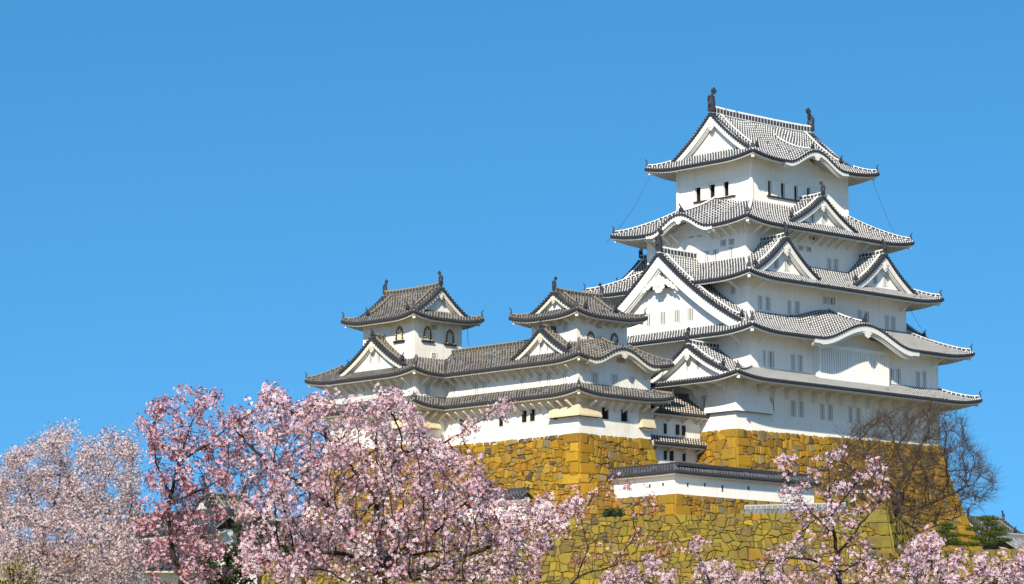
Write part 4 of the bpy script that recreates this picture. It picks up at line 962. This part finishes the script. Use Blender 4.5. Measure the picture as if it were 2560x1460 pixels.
# ------------------------------------------------------------------ ground
def gmat(name,a,b_,sc): 
    b=NB(name,.95,.1); b.col(b.mix(b.noise(sc,6),a,b_)).bump(b.noise(sc*8,4),.4,.05); return b.m
M['grass']=gmat('grass_ground',(.10,.10,.03),(.24,.19,.09),.25); M['earth']=gmat('sandy_court',(.46,.38,.26),(.56,.47,.34),.3)
vf=np.array([cd[0],cd[1],0]); vf/=np.linalg.norm(vf)
def ground():
    ds=[-400,-60,-15,0,25,42,55,70,90,120,160,200,236,330,450,900,2500,9000]; lat=[-9000,-2500,-700,-250,-120,-60,-30,-15,-8,0,8,20,50,120,300,900,2500,9000]; P=[]
    for d in ds:
        row=[]
        for l in lat:
            z=np.interp(d,[0,42,60,100,150,200,236,330,450,900],[-29.2,-29.2,-26.6,-23.6,-20.8,-18.6,-17.4,-17.4,-20,-29]) if d>0 else -29.2
            z+=3.4*max(0,min(1,(-l-15)/5))*max(0,1-abs(d-120)/75)
            if abs(l)>120: z=-29.2+(z+29.2)*max(0,1-(abs(l)-120)/300)
            row.append((CC[0]+vf[0]*d+cr[0]*l,CC[1]+vf[1]*d+cr[1]*l,z))
        P.append(row)
    mb=MB(); mb.grid(P,None,0); setting(mb.build('ground',M['grass'],None,True))
    mb=MB(); q=[FW0+fn_*-.1,FW1+fn_*-.1,RT,RT+V3(1,26),V3(33,-1),V3(33,60),V3(-40,60),FW0+V3(6,40)]
    mb.poly([(p[0],p[1],-10.35) for p in q]); setting(mb.build('terrace',M['earth']))
    mb=MB(); q=[RW0-rn_*.1,RW1-rn_*.1,RW1-rn_*70,RW0-rn_*30]; mb.poly([(p[0],p[1],-14.62) for p in q]); setting(mb.build('lower_terrace',M['earth']))
ground()
#PART4
# ------------------------------------------------------------------ trees
def P3(px,py,D): return far(px,py,D)
def in_poly(pt,poly):
    x,y=pt[:,0],pt[:,1]; r=np.zeros(len(pt),bool); n=len(poly)
    for i in range(n):
        (x0,y0),(x1,y1)=poly[i],poly[(i+1)%n]
        c=((y0>y)!=(y1>y))&(x<(x1-x0)*(y-y0)/(y1-y0+1e-9)+x0); r^=c
    return r
def crown(poly,n,D0,D1):
    """points spread through a crown: its outline as the photo shows it, with real depth D0..D1"""
    q=np.array(poly,float); lo,hi=q.min(0),q.max(0); out=[]
    while len(out)<n:
        c=rng.uniform(lo,hi,(n*2,2)); c=c[in_poly(c,poly)]
        for a in c:
            if len(out)<n: out.append(a)
    D=rng.uniform(D0,D1,n); return np.array([far(a[0],a[1],d) for a,d in zip(out,D)])
def grow(att,limbs,step,infl,kill,trop=0.05,maxit=220):
    pos=[];par=[]
    for L in limbs:
        L=[np.array(p,float) for p in L]
        if pos:
            d=np.linalg.norm(np.array(pos)-L[0],axis=1); prev=int(d.argmin())
        else: pos.append(L[0]);par.append(-1);prev=0
        for a,b in zip(L[:-1],L[1:]):
            k=max(1,int(np.linalg.norm(b-a)/step))
            for i in range(1,k+1):
                pos.append(a+(b-a)*i/k+rng.normal(0,step*.10,3)); par.append(prev); prev=len(pos)-1
    A=att.copy(); near=np.zeros(len(A),int); dist=np.full(len(A),1e9); done=0
    for it in range(maxit):
        N=np.array(pos[done:])
        for s in range(0,len(N),400):
            dd=np.linalg.norm(A[:,None]-N[None,s:s+400],axis=2); j=dd.argmin(1); m=dd[np.arange(len(A)),j]
            u=m<dist; dist[u]=m[u]; near[u]=j[u]+done+s
        done=len(pos); keep=dist>kill; A,near,dist=A[keep],near[keep],dist[keep]
        if not len(A): break
        act=dist<infl
        if not act.any(): break
        nn=near[act]; dv=(A[act]-np.array(pos)[nn])/dist[act][:,None]; uq,inv=np.unique(nn,return_inverse=True)
        acc=np.zeros((len(uq),3)); np.add.at(acc,inv,dv)
        acc/=np.linalg.norm(acc,axis=1)[:,None]+1e-9; acc+=rng.normal(0,.16,acc.shape); acc[:,2]+=trop; acc/=np.linalg.norm(acc,axis=1)[:,None]+1e-9
        new=np.array(pos)[uq]+acc*step
        for p,a in zip(new,uq): pos.append(p);par.append(int(a))
    return np.array(pos),np.array(par)
def radii(par,r0,ex):
    n=len(par); s=np.zeros(n); r=np.zeros(n)
    for i in range(n-1,-1,-1):
        r[i]=max(r0,s[i]**(1/ex)) if s[i]>0 else r0
        if par[i]>=0: s[par[i]]+=r[i]**ex
    return r
def limb_mesh(pos,par,r,rmax=1e9):
    n=len(pos); kids=[[] for _ in range(n)]
    for i in range(n):
        if par[i]>=0: kids[par[i]].append(i)
    V=[];F=[];used=np.zeros(n,bool)
    starts=[(0,None)]
    while starts:
        i,b=starts.pop(); chain=[] if b is None else [b]; 
        while True:
            chain.append(i)
            if not kids[i]: break
            ks=sorted(kids[i],key=lambda j:-r[j])
            for j in ks[1:]: starts.append((j,i))
            i=ks[0]
        if len(chain)<2: continue
        p=pos[chain]; rr=np.minimum(r[chain],rmax).copy()
        if b is not None: rr[0]=min(rr[0],rr[1]*1.15)
        k=7 if rr.max()>.03 else (5 if rr.max()>.008 else 3); rr[-1]*=.5
        t=np.gradient(p,axis=0); t/=np.linalg.norm(t,axis=1)[:,None]+1e-9
        a=np.cross(t,[.31,.17,.93]); a/=np.linalg.norm(a,axis=1)[:,None]+1e-9; c=np.cross(t,a); g=np.arange(k)*2*math.pi/k
        ring=p[:,None]+rr[:,None,None]*(np.cos(g)[None,:,None]*a[:,None]+np.sin(g)[None,:,None]*c[:,None])
        b0=sum(len(x) for x in V) if False else limb_mesh.n; limb_mesh.n+=ring.shape[0]*k
        V.append(ring.reshape(-1,3)); m=len(chain)
        ii,jj=np.meshgrid(np.arange(m-1),np.arange(k),indexing='ij'); j2=(jj+1)%k
        F.append(np.stack([b0+ii*k+jj,b0+ii*k+j2,b0+(ii+1)*k+j2,b0+(ii+1)*k+jj],-1).reshape(-1,4))
    return np.concatenate(V),np.concatenate(F)
def build_limbs(name,pos,par,r,mat,parent):
    limb_mesh.n=0; V,F=limb_mesh(pos,par,r); return np_mesh(name,V,F,mat,parent,smooth=True)
def rot_frames(n,d,spread):
    """random frames whose z axis follows d (n,3) within a spread"""
    z=d+rng.normal(0,spread,(n,3)); z/=np.linalg.norm(z,axis=1)[:,None]+1e-9
    x=np.cross(z,rng.normal(0,1,(n,3))); x/=np.linalg.norm(x,axis=1)[:,None]+1e-9; return x,np.cross(z,x),z
def petal_tmpl():
    v=[(0,0,-.1)];f=[];c=[0]
    for i in range(5):
        a=2*math.pi*i/5; b=len(v)
        v+=[(.62*math.cos(a-.46),.62*math.sin(a-.46),.16),(1.02*math.cos(a),1.02*math.sin(a),.24),(.62*math.cos(a+.46),.62*math.sin(a+.46),.16)]; c+=[1,2,1]
        f.append((0,b,b+1,b+2))
    return np.array(v),np.array(f),np.array(c)
PT=petal_tmpl()
def flowers(name,cen,dirs,size,parent,tint,budcol,nbud,deep=(.62,.26,.30),tuft=None):
    """blossom: five-petalled flowers plus small reddish buds and young leaves"""
    tv,tf,tc=PT; n=len(cen); x,y,z=rot_frames(n,dirs,.75); s=size*rng.uniform(.75,1.2,n)
    V=cen[:,None]+s[:,None,None]*(tv[None,:,0:1]*x[:,None]+tv[None,:,1:2]*y[:,None]+tv[None,:,2:3]*z[:,None])
    F=(np.arange(n)*len(tv))[:,None,None]+tf[None]
    m=tuft.max()+1; t=np.array(tint)[rng.integers(len(tint),size=m)][tuft]*rng.uniform(.80,1.06,(m,1))[tuft]*rng.uniform(.92,1.06,(n,1))
    pal=np.array([deep,(.93,.93,.93),(1,1,1)]); col=np.where((tc==0)[None,:,None],np.array(deep)[None,None,:]*np.ones((n,1,1)),t[:,None]*pal[tc][None])
    V=V.reshape(-1,3);F=F.reshape(-1,4);col=np.clip(col.reshape(-1,3),0,1)
    if nbud:
        k=rng.integers(n,size=nbud); c=cen[k]+rng.normal(0,size*1.0,(nbud,3)); x,y,z=rot_frames(nbud,dirs[k],1.0); l=size*rng.uniform(.5,1.15,nbud)[:,None]
        W=np.stack([c-x*l,c-y*l*.42,c+x*l,c+y*l*.42],1).reshape(-1,3); G=(np.arange(nbud)*4)[:,None]+np.arange(4)+len(V)
        bc=np.repeat(np.array(budcol)[rng.integers(len(budcol),size=nbud)]*rng.uniform(.6,1.3,(nbud,1)),4,0)
        V=np.concatenate([V,W]);F=np.concatenate([F,G]);col=np.concatenate([col,bc])
    return np_mesh(name,V,F,M['petal'],parent,np.clip(col,0,1))
PINK=[(.80,.645,.74),(.92,.84,.89),(.74,.54,.64),(.74,.62,.75),(.95,.90,.93),(.80,.66,.76),(.97,.93,.95)]
ROSE=[(0.714, 0.471, 0.561), (0.786, 0.598, 0.695), (0.642, 0.38, 0.483), (0.75, 0.544, 0.657), (0.821, 0.707, 0.792)]
PALE=[(0.803, 0.697, 0.792), (0.839, 0.788, 0.869), (0.759, 0.617, 0.724), (0.767, 0.689, 0.812)]
BUD=[(.24,.045,.04),(.33,.08,.06),(.17,.05,.03),(.40,.15,.10)]
def clusters(pos,par,r,rmax,per,spread,frac=1.0,hmin=None):
    """tufts of flowers along the thin twigs; returns centres, outward directions and a tuft number"""
    i=np.where((r<rmax)&(par>=0))[0]; i=i[rng.random(len(i))<frac]
    w=rng.gamma(2.2,1/2.2,len(i)); n=rng.poisson(per*w); k=np.repeat(np.arange(len(i)),n); j=i[k]
    o=rng.normal(0,1,(len(k),3)); o/=np.linalg.norm(o,axis=1)[:,None]; o[:,2]+=.25
    c0=pos[i]+rng.normal(0,spread*.3,(len(i),3)); rad=(spread*(.6+.4*w))[k][:,None]*rng.uniform(.55,1.08,len(k))[:,None]
    return c0[k]+o*rad,o,k
def cherry(label,regions,limbs,base,step,infl,kill,r0,per,spread,fsize,tint,budk=.5,frac=.9,ex=2.35,group=None,rmax=.012,trop=.05,budcol=BUD,name='cherry_tree'):
    att=np.concatenate([crown(*g) for g in regions])
    L=[[np.array(base)]+limbs[0]]+limbs[1:]
    pos,par=grow(att,L,step,infl,kill,trop); r=radii(par,r0,ex)
    k=thing(name,label,'tree',base,group)
    build_limbs('trunk',pos,par,r,M['bark'],k)
    c,o,tu=clusters(pos,par,r,rmax,per,spread,frac)
    fl=flowers('crown',c,o,fsize,k,tint,budcol,int(len(c)*budk),tuft=tu)
    print(label[:40],len(pos),len(c)); return k,len(c)
def px_limb(pts,D): return [far(p[0],p[1],p[2] if len(p)>2 else D) for p in pts]
def gz(p,z=-29.25): return np.array([p[0],p[1],z])
G1='cherry trees in blossom in the foreground'
b=gz(far(470,1560,32)); 
cherry('pink cherry tree with dark bent trunk, left of the largest blossom mass',
  [([(330,1040),(350,1005),(420,985),(480,958),(560,985),(625,1010),(655,1060),(620,1130),(600,1230),(570,1330),(600,1470),(345,1470),(350,1300),(345,1200),(345,1120)],900,31.2,33.2)],
  [px_limb([(452,1440),(428,1370),(422,1300),(426,1235),(445,1160),(470,1080)],32),px_limb([(440,1400),(385,1370),(335,1348)],32),px_limb([(426,1235),(395,1170),(375,1090)],31.8),px_limb([(445,1160),(520,1110),(580,1060)],32.4),px_limb([(424,1260),(500,1225),(570,1190)],31.7)],
  b,.06,.75,.14,.0030,11,.058,.0218,ROSE,1.0,.42,group=G1)
b=gz(far(960,1560,31))
cherry('largest pink cherry tree filling the lower middle, in front of the small keeps',
  [([(650,1130),(630,1060),(640,985),(650,960),(690,970),(730,1005),(800,985),(860,985),(900,1005),(935,975),(985,962),(1005,985),(1030,968),(1045,1020),(1050,1070),(1100,1100),(1160,1150),(1240,1230),(1300,1275),(1360,1240),(1420,1250),(1480,1240),(1490,1290),(1420,1340),(1370,1400),(1330,1470),(600,1470),(585,1400),(650,1340),(655,1220)],4000,28.8,33),
   ([(555,1060),(640,1005),(660,1150),(610,1190),(560,1140)],260,31,32.6),([(590,1180),(650,1160),(660,1400),(590,1400)],260,30.5,32.5),
   ([(1060,1120),(1150,1055),(1215,1025),(1265,1010),(1275,1035),(1210,1080),(1170,1130),(1100,1180)],190,30.4,31.2)],
  [px_limb([(955,1450),(948,1380),(943,1290),(944,1200),(940,1100),(950,1010)],31),px_limb([(950,1400),(880,1330),(800,1240),(720,1190),(640,1130),(590,1080)],31.6),px_limb([(948,1390),(1030,1370),(1090,1330),(1160,1260),(1220,1170)],30.4),
   px_limb([(955,1440),(1080,1420),(1220,1370),(1320,1320),(1430,1260)],30),px_limb([(944,1200),(1010,1130),(1090,1120),(1180,1065),(1250,1020)],30.8),px_limb([(944,1250),(860,1140),(780,1060),(690,1000)],30.8),px_limb([(950,1400),(820,1380),(700,1390),(620,1420)],30),px_limb([(955,1440),(1060,1450),(1180,1450)],29.5)],
  b,.065,.8,.135,.0032,15,.07,.0218,PINK,.7,.34,group=G1)
b=gz(far(2105,1600,30))
cherry('pale pink cherry tree with spreading V of branches before the bare tree',
  [([(1935,1190),(1955,1110),(1985,1120),(2010,1160),(2050,1110),(2110,1125),(2150,1120),(2180,1150),(2240,1165),(2255,1185),(2230,1240),(2235,1270),(2190,1300),(2120,1340),(2040,1345),(1960,1300),(1925,1220)],560,29.2,31),([(1850,1475),(1875,1410),(1930,1365),(2000,1350),(2090,1335),(2160,1345),(2205,1390),(2240,1475)],560,28.9,30.6)],
  [px_limb([(2098,1450),(2086,1350),(2076,1250),(2070,1160)],30),px_limb([(2090,1390),(2150,1310),(2210,1240)],30.2),px_limb([(2084,1340),(2020,1270),(1965,1200)],29.8),px_limb([(2080,1290),(2130,1220),(2170,1170)],29.7),px_limb([(2095,1430),(2010,1395),(1920,1400)],30),px_limb([(2097,1440),(2150,1400),(2200,1410)],29.6)],
  b,.06,.7,.135,.0030,9,.050,.0205,PALE,.7,.27,group=G1)
b=gz(far(2420,1640,29))
cherry('pale pink cherry blossom low at the bottom right corner',
  [([(2215,1470),(2215,1420),(2240,1400),(2290,1335),(2350,1325),(2365,1350),(2340,1390),(2430,1385),(2500,1390),(2560,1365),(2620,1370),(2620,1480),(2215,1480)],800,28,30)],
  [px_limb([(2410,1520),(2380,1470),(2330,1420),(2330,1350)],29),px_limb([(2400,1500),(2480,1440),(2570,1400)],29),px_limb([(2390,1490),(2290,1460),(2240,1440)],28.6)],
  b,.06,.7,.13,.0028,12,.056,.0212,PALE,.55,.40,group=G1)
b=gz(far(1800,1680,30))
cherry('low cherry sprays rising into the bottom edge under the mossy wall',
  [([(1715,1330),(1730,1318),(1762,1372),(1790,1400),(1830,1372),(1835,1400),(1850,1480),(1715,1480)],170,29.4,30.3),([(1470,1475),(1500,1425),(1560,1400),(1640,1395),(1720,1420),(1860,1430),(1960,1410),(1980,1490),(1470,1490)],520,29.4,30.6),([(1845,1440),(1900,1420),(1910,1490),(1840,1490)],60,29.5,30.3)],
  [px_limb([(1795,1560),(1770,1450),(1740,1370)],30),px_limb([(1790,1520),(1680,1480),(1580,1440)],30),px_limb([(1790,1500),(1820,1450),(1870,1450),(1950,1450)],30)],
  b,.06,.7,.13,.0026,12,.054,.0212,PALE,.55,.40,group=G1)
b=gz(far(1420,1700,31.5))
cherry('thin cherry with dark red buds and few flowers before the stone corner',
  [([(1430,1210),(1480,1185),(1545,1180),(1590,1190),(1650,1220),(1670,1270),(1640,1300),(1560,1290),(1500,1250),(1440,1250)],130,31,32),([(1400,1330),(1500,1300),(1600,1330),(1700,1340),(1790,1350),(1700,1400),(1560,1430),(1420,1440)],130,31,32.2)],
  [px_limb([(1400,1500),(1440,1445),(1540,1412),(1640,1395),(1780,1355)],31.6),px_limb([(1440,1445),(1470,1370),(1450,1290),(1490,1230)],31.4),px_limb([(1540,1412),(1590,1330),(1580,1270),(1630,1235)],31.7)],
  b,.06,.8,.14,.0022,5,.045,.0185,[(.90,.66,.72),(.88,.58,.64),(.86,.74,.80)],2.4,.2,group=G1)
# paler, farther cherries on the slope at the left
G2='hazy cherry trees on the slope at the left'
FARP=[(.68,.60,.60),(.84,.79,.78),(.56,.48,.47),(.74,.68,.69),(.88,.85,.85)]; FB=[(.17,.12,.085),(.26,.17,.13),(.13,.10,.07)]
def far_cherry(label,regions,limbs,base,zg,per=22): return cherry(label,regions,limbs,gz(base,zg),  .15,2.0,.27,.005,per,.20,.031,FARP,.9,.48,group=G2,rmax=.035,budcol=FB)
far_cherry('faded cherry tree with a dark leaning trunk next to the left foreground tree',
  [([(190,1140),(235,1092),(290,1088),(345,1098),(355,1200),(360,1330),(300,1350),(180,1330),(150,1230)],1050,76,84)],[px_limb([(322,1395),(308,1345),(285,1290),(240,1230)],80),px_limb([(308,1345),(330,1260),(325,1170)],80),px_limb([(285,1290),(200,1250),(160,1200)],79)],far(330,1480,80),-26.5)
far_cherry('faded cherry tree with a ragged top at the left edge of the picture',
  [([(5,1160),(40,1120),(90,1112),(125,1088),(165,1068),(185,1075),(178,1105),(140,1130),(195,1165),(210,1230),(180,1320),(-40,1330),(-40,1210),(-10,1210)],1250,82,92)],[px_limb([(120,1400),(110,1320),(80,1250),(50,1180)],86),px_limb([(110,1320),(150,1220),(150,1130)],86),px_limb([(110,1330),(20,1280),(-30,1260)],86)],far(120,1500,86),-26)
far_cherry('faded low cherry tree spreading over the bottom left slope',
  [([(-20,1290),(80,1270),(200,1300),(330,1320),(355,1400),(345,1490),(-20,1490),(-20,1400)],2700,64,72)],[px_limb([(240,1480),(230,1420),(180,1380),(110,1370)],69),px_limb([(230,1420),(290,1380),(330,1370)],69)],far(240,1560,69),-26.6)
# bare tree before the tall keep
def bare_tree():
    base=far(2236,1330,216); base[2]=-10.4
    reg=[crown([(2060,1210),(2085,1120),(2140,1065),(2200,1035),(2270,1020),(2340,1010),(2410,1045),(2425,1110),(2495,1185),(2490,1250),(2410,1290),(2300,1330),(2240,1290),(2150,1260),(2060,1240)],2100,207,222)]
    limbs=[[base]+px_limb([(2240,1285),(2255,1240),(2275,1190),(2300,1130),(2310,1080)],215),px_limb([(2255,1240),(2200,1190),(2165,1130),(2145,1085)],214),px_limb([(2240,1285),(2300,1268),(2370,1240),(2430,1210)],213),px_limb([(2275,1190),(2240,1120),(2220,1060)],217),px_limb([(2200,1190),(2150,1180),(2100,1150)],212),px_limb([(2240,1290),(2300,1330),(2350,1310),(2400,1290)],213)]
    pos,par=grow(reg[0],limbs,.32,3.6,.50,.28); r=radii(par,.012,2.15)
    k=thing('bare_tree','leafless brown tree with wide twiggy crown before the tall keep\'s stone base','tree',base)
    build_limbs('trunk',pos,par,r,M['bark_bare'],k)
    # fine twigs at the ends
    i=np.where(r<.04)[0]; i=np.repeat(i,3); n=len(i); d=pos[i]-pos[np.maximum(par[i],0)]; d/=np.linalg.norm(d,axis=1)[:,None]+1e-9
    d=d+rng.normal(0,.45,(n,3)); d[:,2]+=.45; d/=np.linalg.norm(d,axis=1)[:,None]; L=rng.uniform(.5,1.3,n)[:,None]; b2=pos[i]+d*L*.55+rng.normal(0,.05,(n,3)); e=b2+(d+rng.normal(0,.25,(n,3)))*L*.5
    x=np.cross(d,rng.normal(0,1,(n,3))); x/=np.linalg.norm(x,axis=1)[:,None]; y=np.cross(d,x); V=[];w_=.0095
    for p,s in ((pos[i],1.0),(b2,.8),(e,.35)):
        for g in (0,2.094,4.189): V.append(p+(x*math.cos(g)+y*math.sin(g))*w_*s)
    V=np.stack(V,1).reshape(-1,3); T=[]
    for l in (0,1):
        for q in range(3): T.append((l*3+q,l*3+(q+1)%3,l*3+3+(q+1)%3,l*3+3+q))
    np_mesh('twigs',V,((np.arange(n)*9)[:,None,None]+np.array(T)[None]).reshape(-1,4),M['bark_bare'],k)
bare_tree()
# leafy things ------------------------------------------------------------------
def leafmat(name):
    b=NB(name,.7,.2); a=b.n('ShaderNodeVertexColor',layer_name='Col'); b.col(a.outputs[0]); return b.m
M['leaf']=leafmat('leaf'); M['needle']=leafmat('pine_needle')
def leaves(name,cen,dirs,size,asp,parent,pal,mat,spread=.6):
    n=len(cen); x,y,z=rot_frames(n,dirs,spread); l=size*rng.uniform(.6,1.3,n)[:,None]
    V=np.stack([cen,cen+z*l*.5+x*l*asp,cen+z*l,cen+z*l*.5-x*l*asp],1).reshape(-1,3)
    F=(np.arange(n)*4)[:,None]+np.arange(4); col=np.repeat(np.array(pal)[rng.integers(len(pal),size=n)]*rng.uniform(.65,1.35,(n,1)),4,0)
    return np_mesh(name,V,F,mat,parent,np.clip(col,0,1))
def shrub(label,px,py,D,w_,h,zb,pal,n=2600,lf=.09,asp=.3,group=None):
    c=far(px,py,D); base=np.array([c[0],c[1],zb]); k=thing('shrub',label,'shrub',base,group); ht=c[2]+h/2-zb
    att=rng.normal(0,1,(260,3)); att/=np.linalg.norm(att,axis=1)[:,None]; att*=rng.uniform(.3,1,(260,1))**.5; att=att*np.array([w_/2,w_/2,h/2])+c; att+=rng.normal(0,.06,att.shape)*w_
    pos,par=grow(att,[[base,base+(c-base)*.6,c-V3(0,0,h*.2)]],max(w_,h)*.06,w_*.8,w_*.09,.1); r=radii(par,.008,2.4); build_limbs('stem',pos,par,r,M['bark'],k)
    i=np.where(r<.03)[0]; j=rng.choice(i,n); o=rng.normal(0,1,(n,3)); o/=np.linalg.norm(o,axis=1)[:,None]
    leaves('foliage',pos[j]+o*rng.uniform(0,.16,(n,1))*w_*.6,o,lf,asp,k,pal,M['leaf']); return k
YG=[(.24,.21,.05),(.34,.28,.07),(.19,.17,.06),(.30,.22,.08),(.36,.27,.17)]; DG=[(.025,.045,.015),(.035,.06,.02),(.05,.07,.02),(.02,.03,.012)]
shrub('yellow green shrub in the bottom left corner',35,1448,60,1.1,.6,-26.4,YG,2400,.04)
shrub('yellowish shrub below the ragged far cherry at the left edge',60,1395,74,1.6,.4,-25.9,YG,3200,.06)
for px,py,lab in ((650,1345,'dark evergreen shrub behind the left part of the largest cherry'),(760,1370,'dark evergreen shrub behind the middle of the largest cherry, right of another'),(560,1420,'dark evergreen shrub low between the two left cherries')): shrub(lab,px,py,62,1.15,.95,-26.6,DG,3600,.07,group='evergreen shrubs behind the cherries')
shrub('small dark green shrub on top of the mossy wall at the stone corner',1533,1284,243,1.7,.5,-10.4,DG,1500,.16)
def pine(label,px,ytop,ybot,D,pads,zb):
    c=far(px,ybot,D); base=np.array([c[0],c[1],zb]); top=far(px,ytop,D); k=thing('pine_tree',label,'tree',base,'clipped pines behind the lower wall'); s=D/CF
    tb=MB(); H=top-base; tr=[base,base+H*.35+cr*.12,base+H*.65-cr*.08,base+H*.97]; tb.tube(tr,[.13,.10,.07,.03],7)
    cen=[];dr=[]
    for dx,fy,wd in pads:
        p=base+Z3*(top[2]-base[2])*fy+cr*dx*s; q=base+Z3*(top[2]-base[2])*(fy-.06); tb.tube([q,(q+p)/2+Z3*.03,p-Z3*.08],[.05,.04,.025],5)
        n=int(900*wd/60); o=rng.normal(0,1,(n,3)); o/=np.linalg.norm(o,axis=1)[:,None]; o*=rng.uniform(.2,1,(n,1))**.6
        cen.append(p+o*np.array([1,1,.19])*(wd*s/2)); d=o*.5; d[:,2]+=.8; dr.append(d)
    tb.build('trunk',M['bark'],k,True); leaves('crown',np.concatenate(cen),np.concatenate(dr),.17,.10,k,[(.045,.075,.012),(.07,.105,.015),(.09,.12,.018),(.03,.05,.012)],M['needle'],.45)
pine('clipped pine with flat needle pads in front of the distant hall',2470,1297,1392,205,[(0,1.0,62),(8,.80,44),(-32,.62,50),(30,.62,46),(18,.44,74),(-20,.27,56),(38,.2,48),(-42,.05,50),(4,.08,40)],-14.7)
pine('sparser clipped pine below the tall stone base',2364,1312,1412,205,[(2,1.0,40),(10,.83,42),(-8,.66,40),(22,.5,50),(-20,.4,48),(14,.24,48),(-32,.12,52),(28,.1,50)],-14.7)
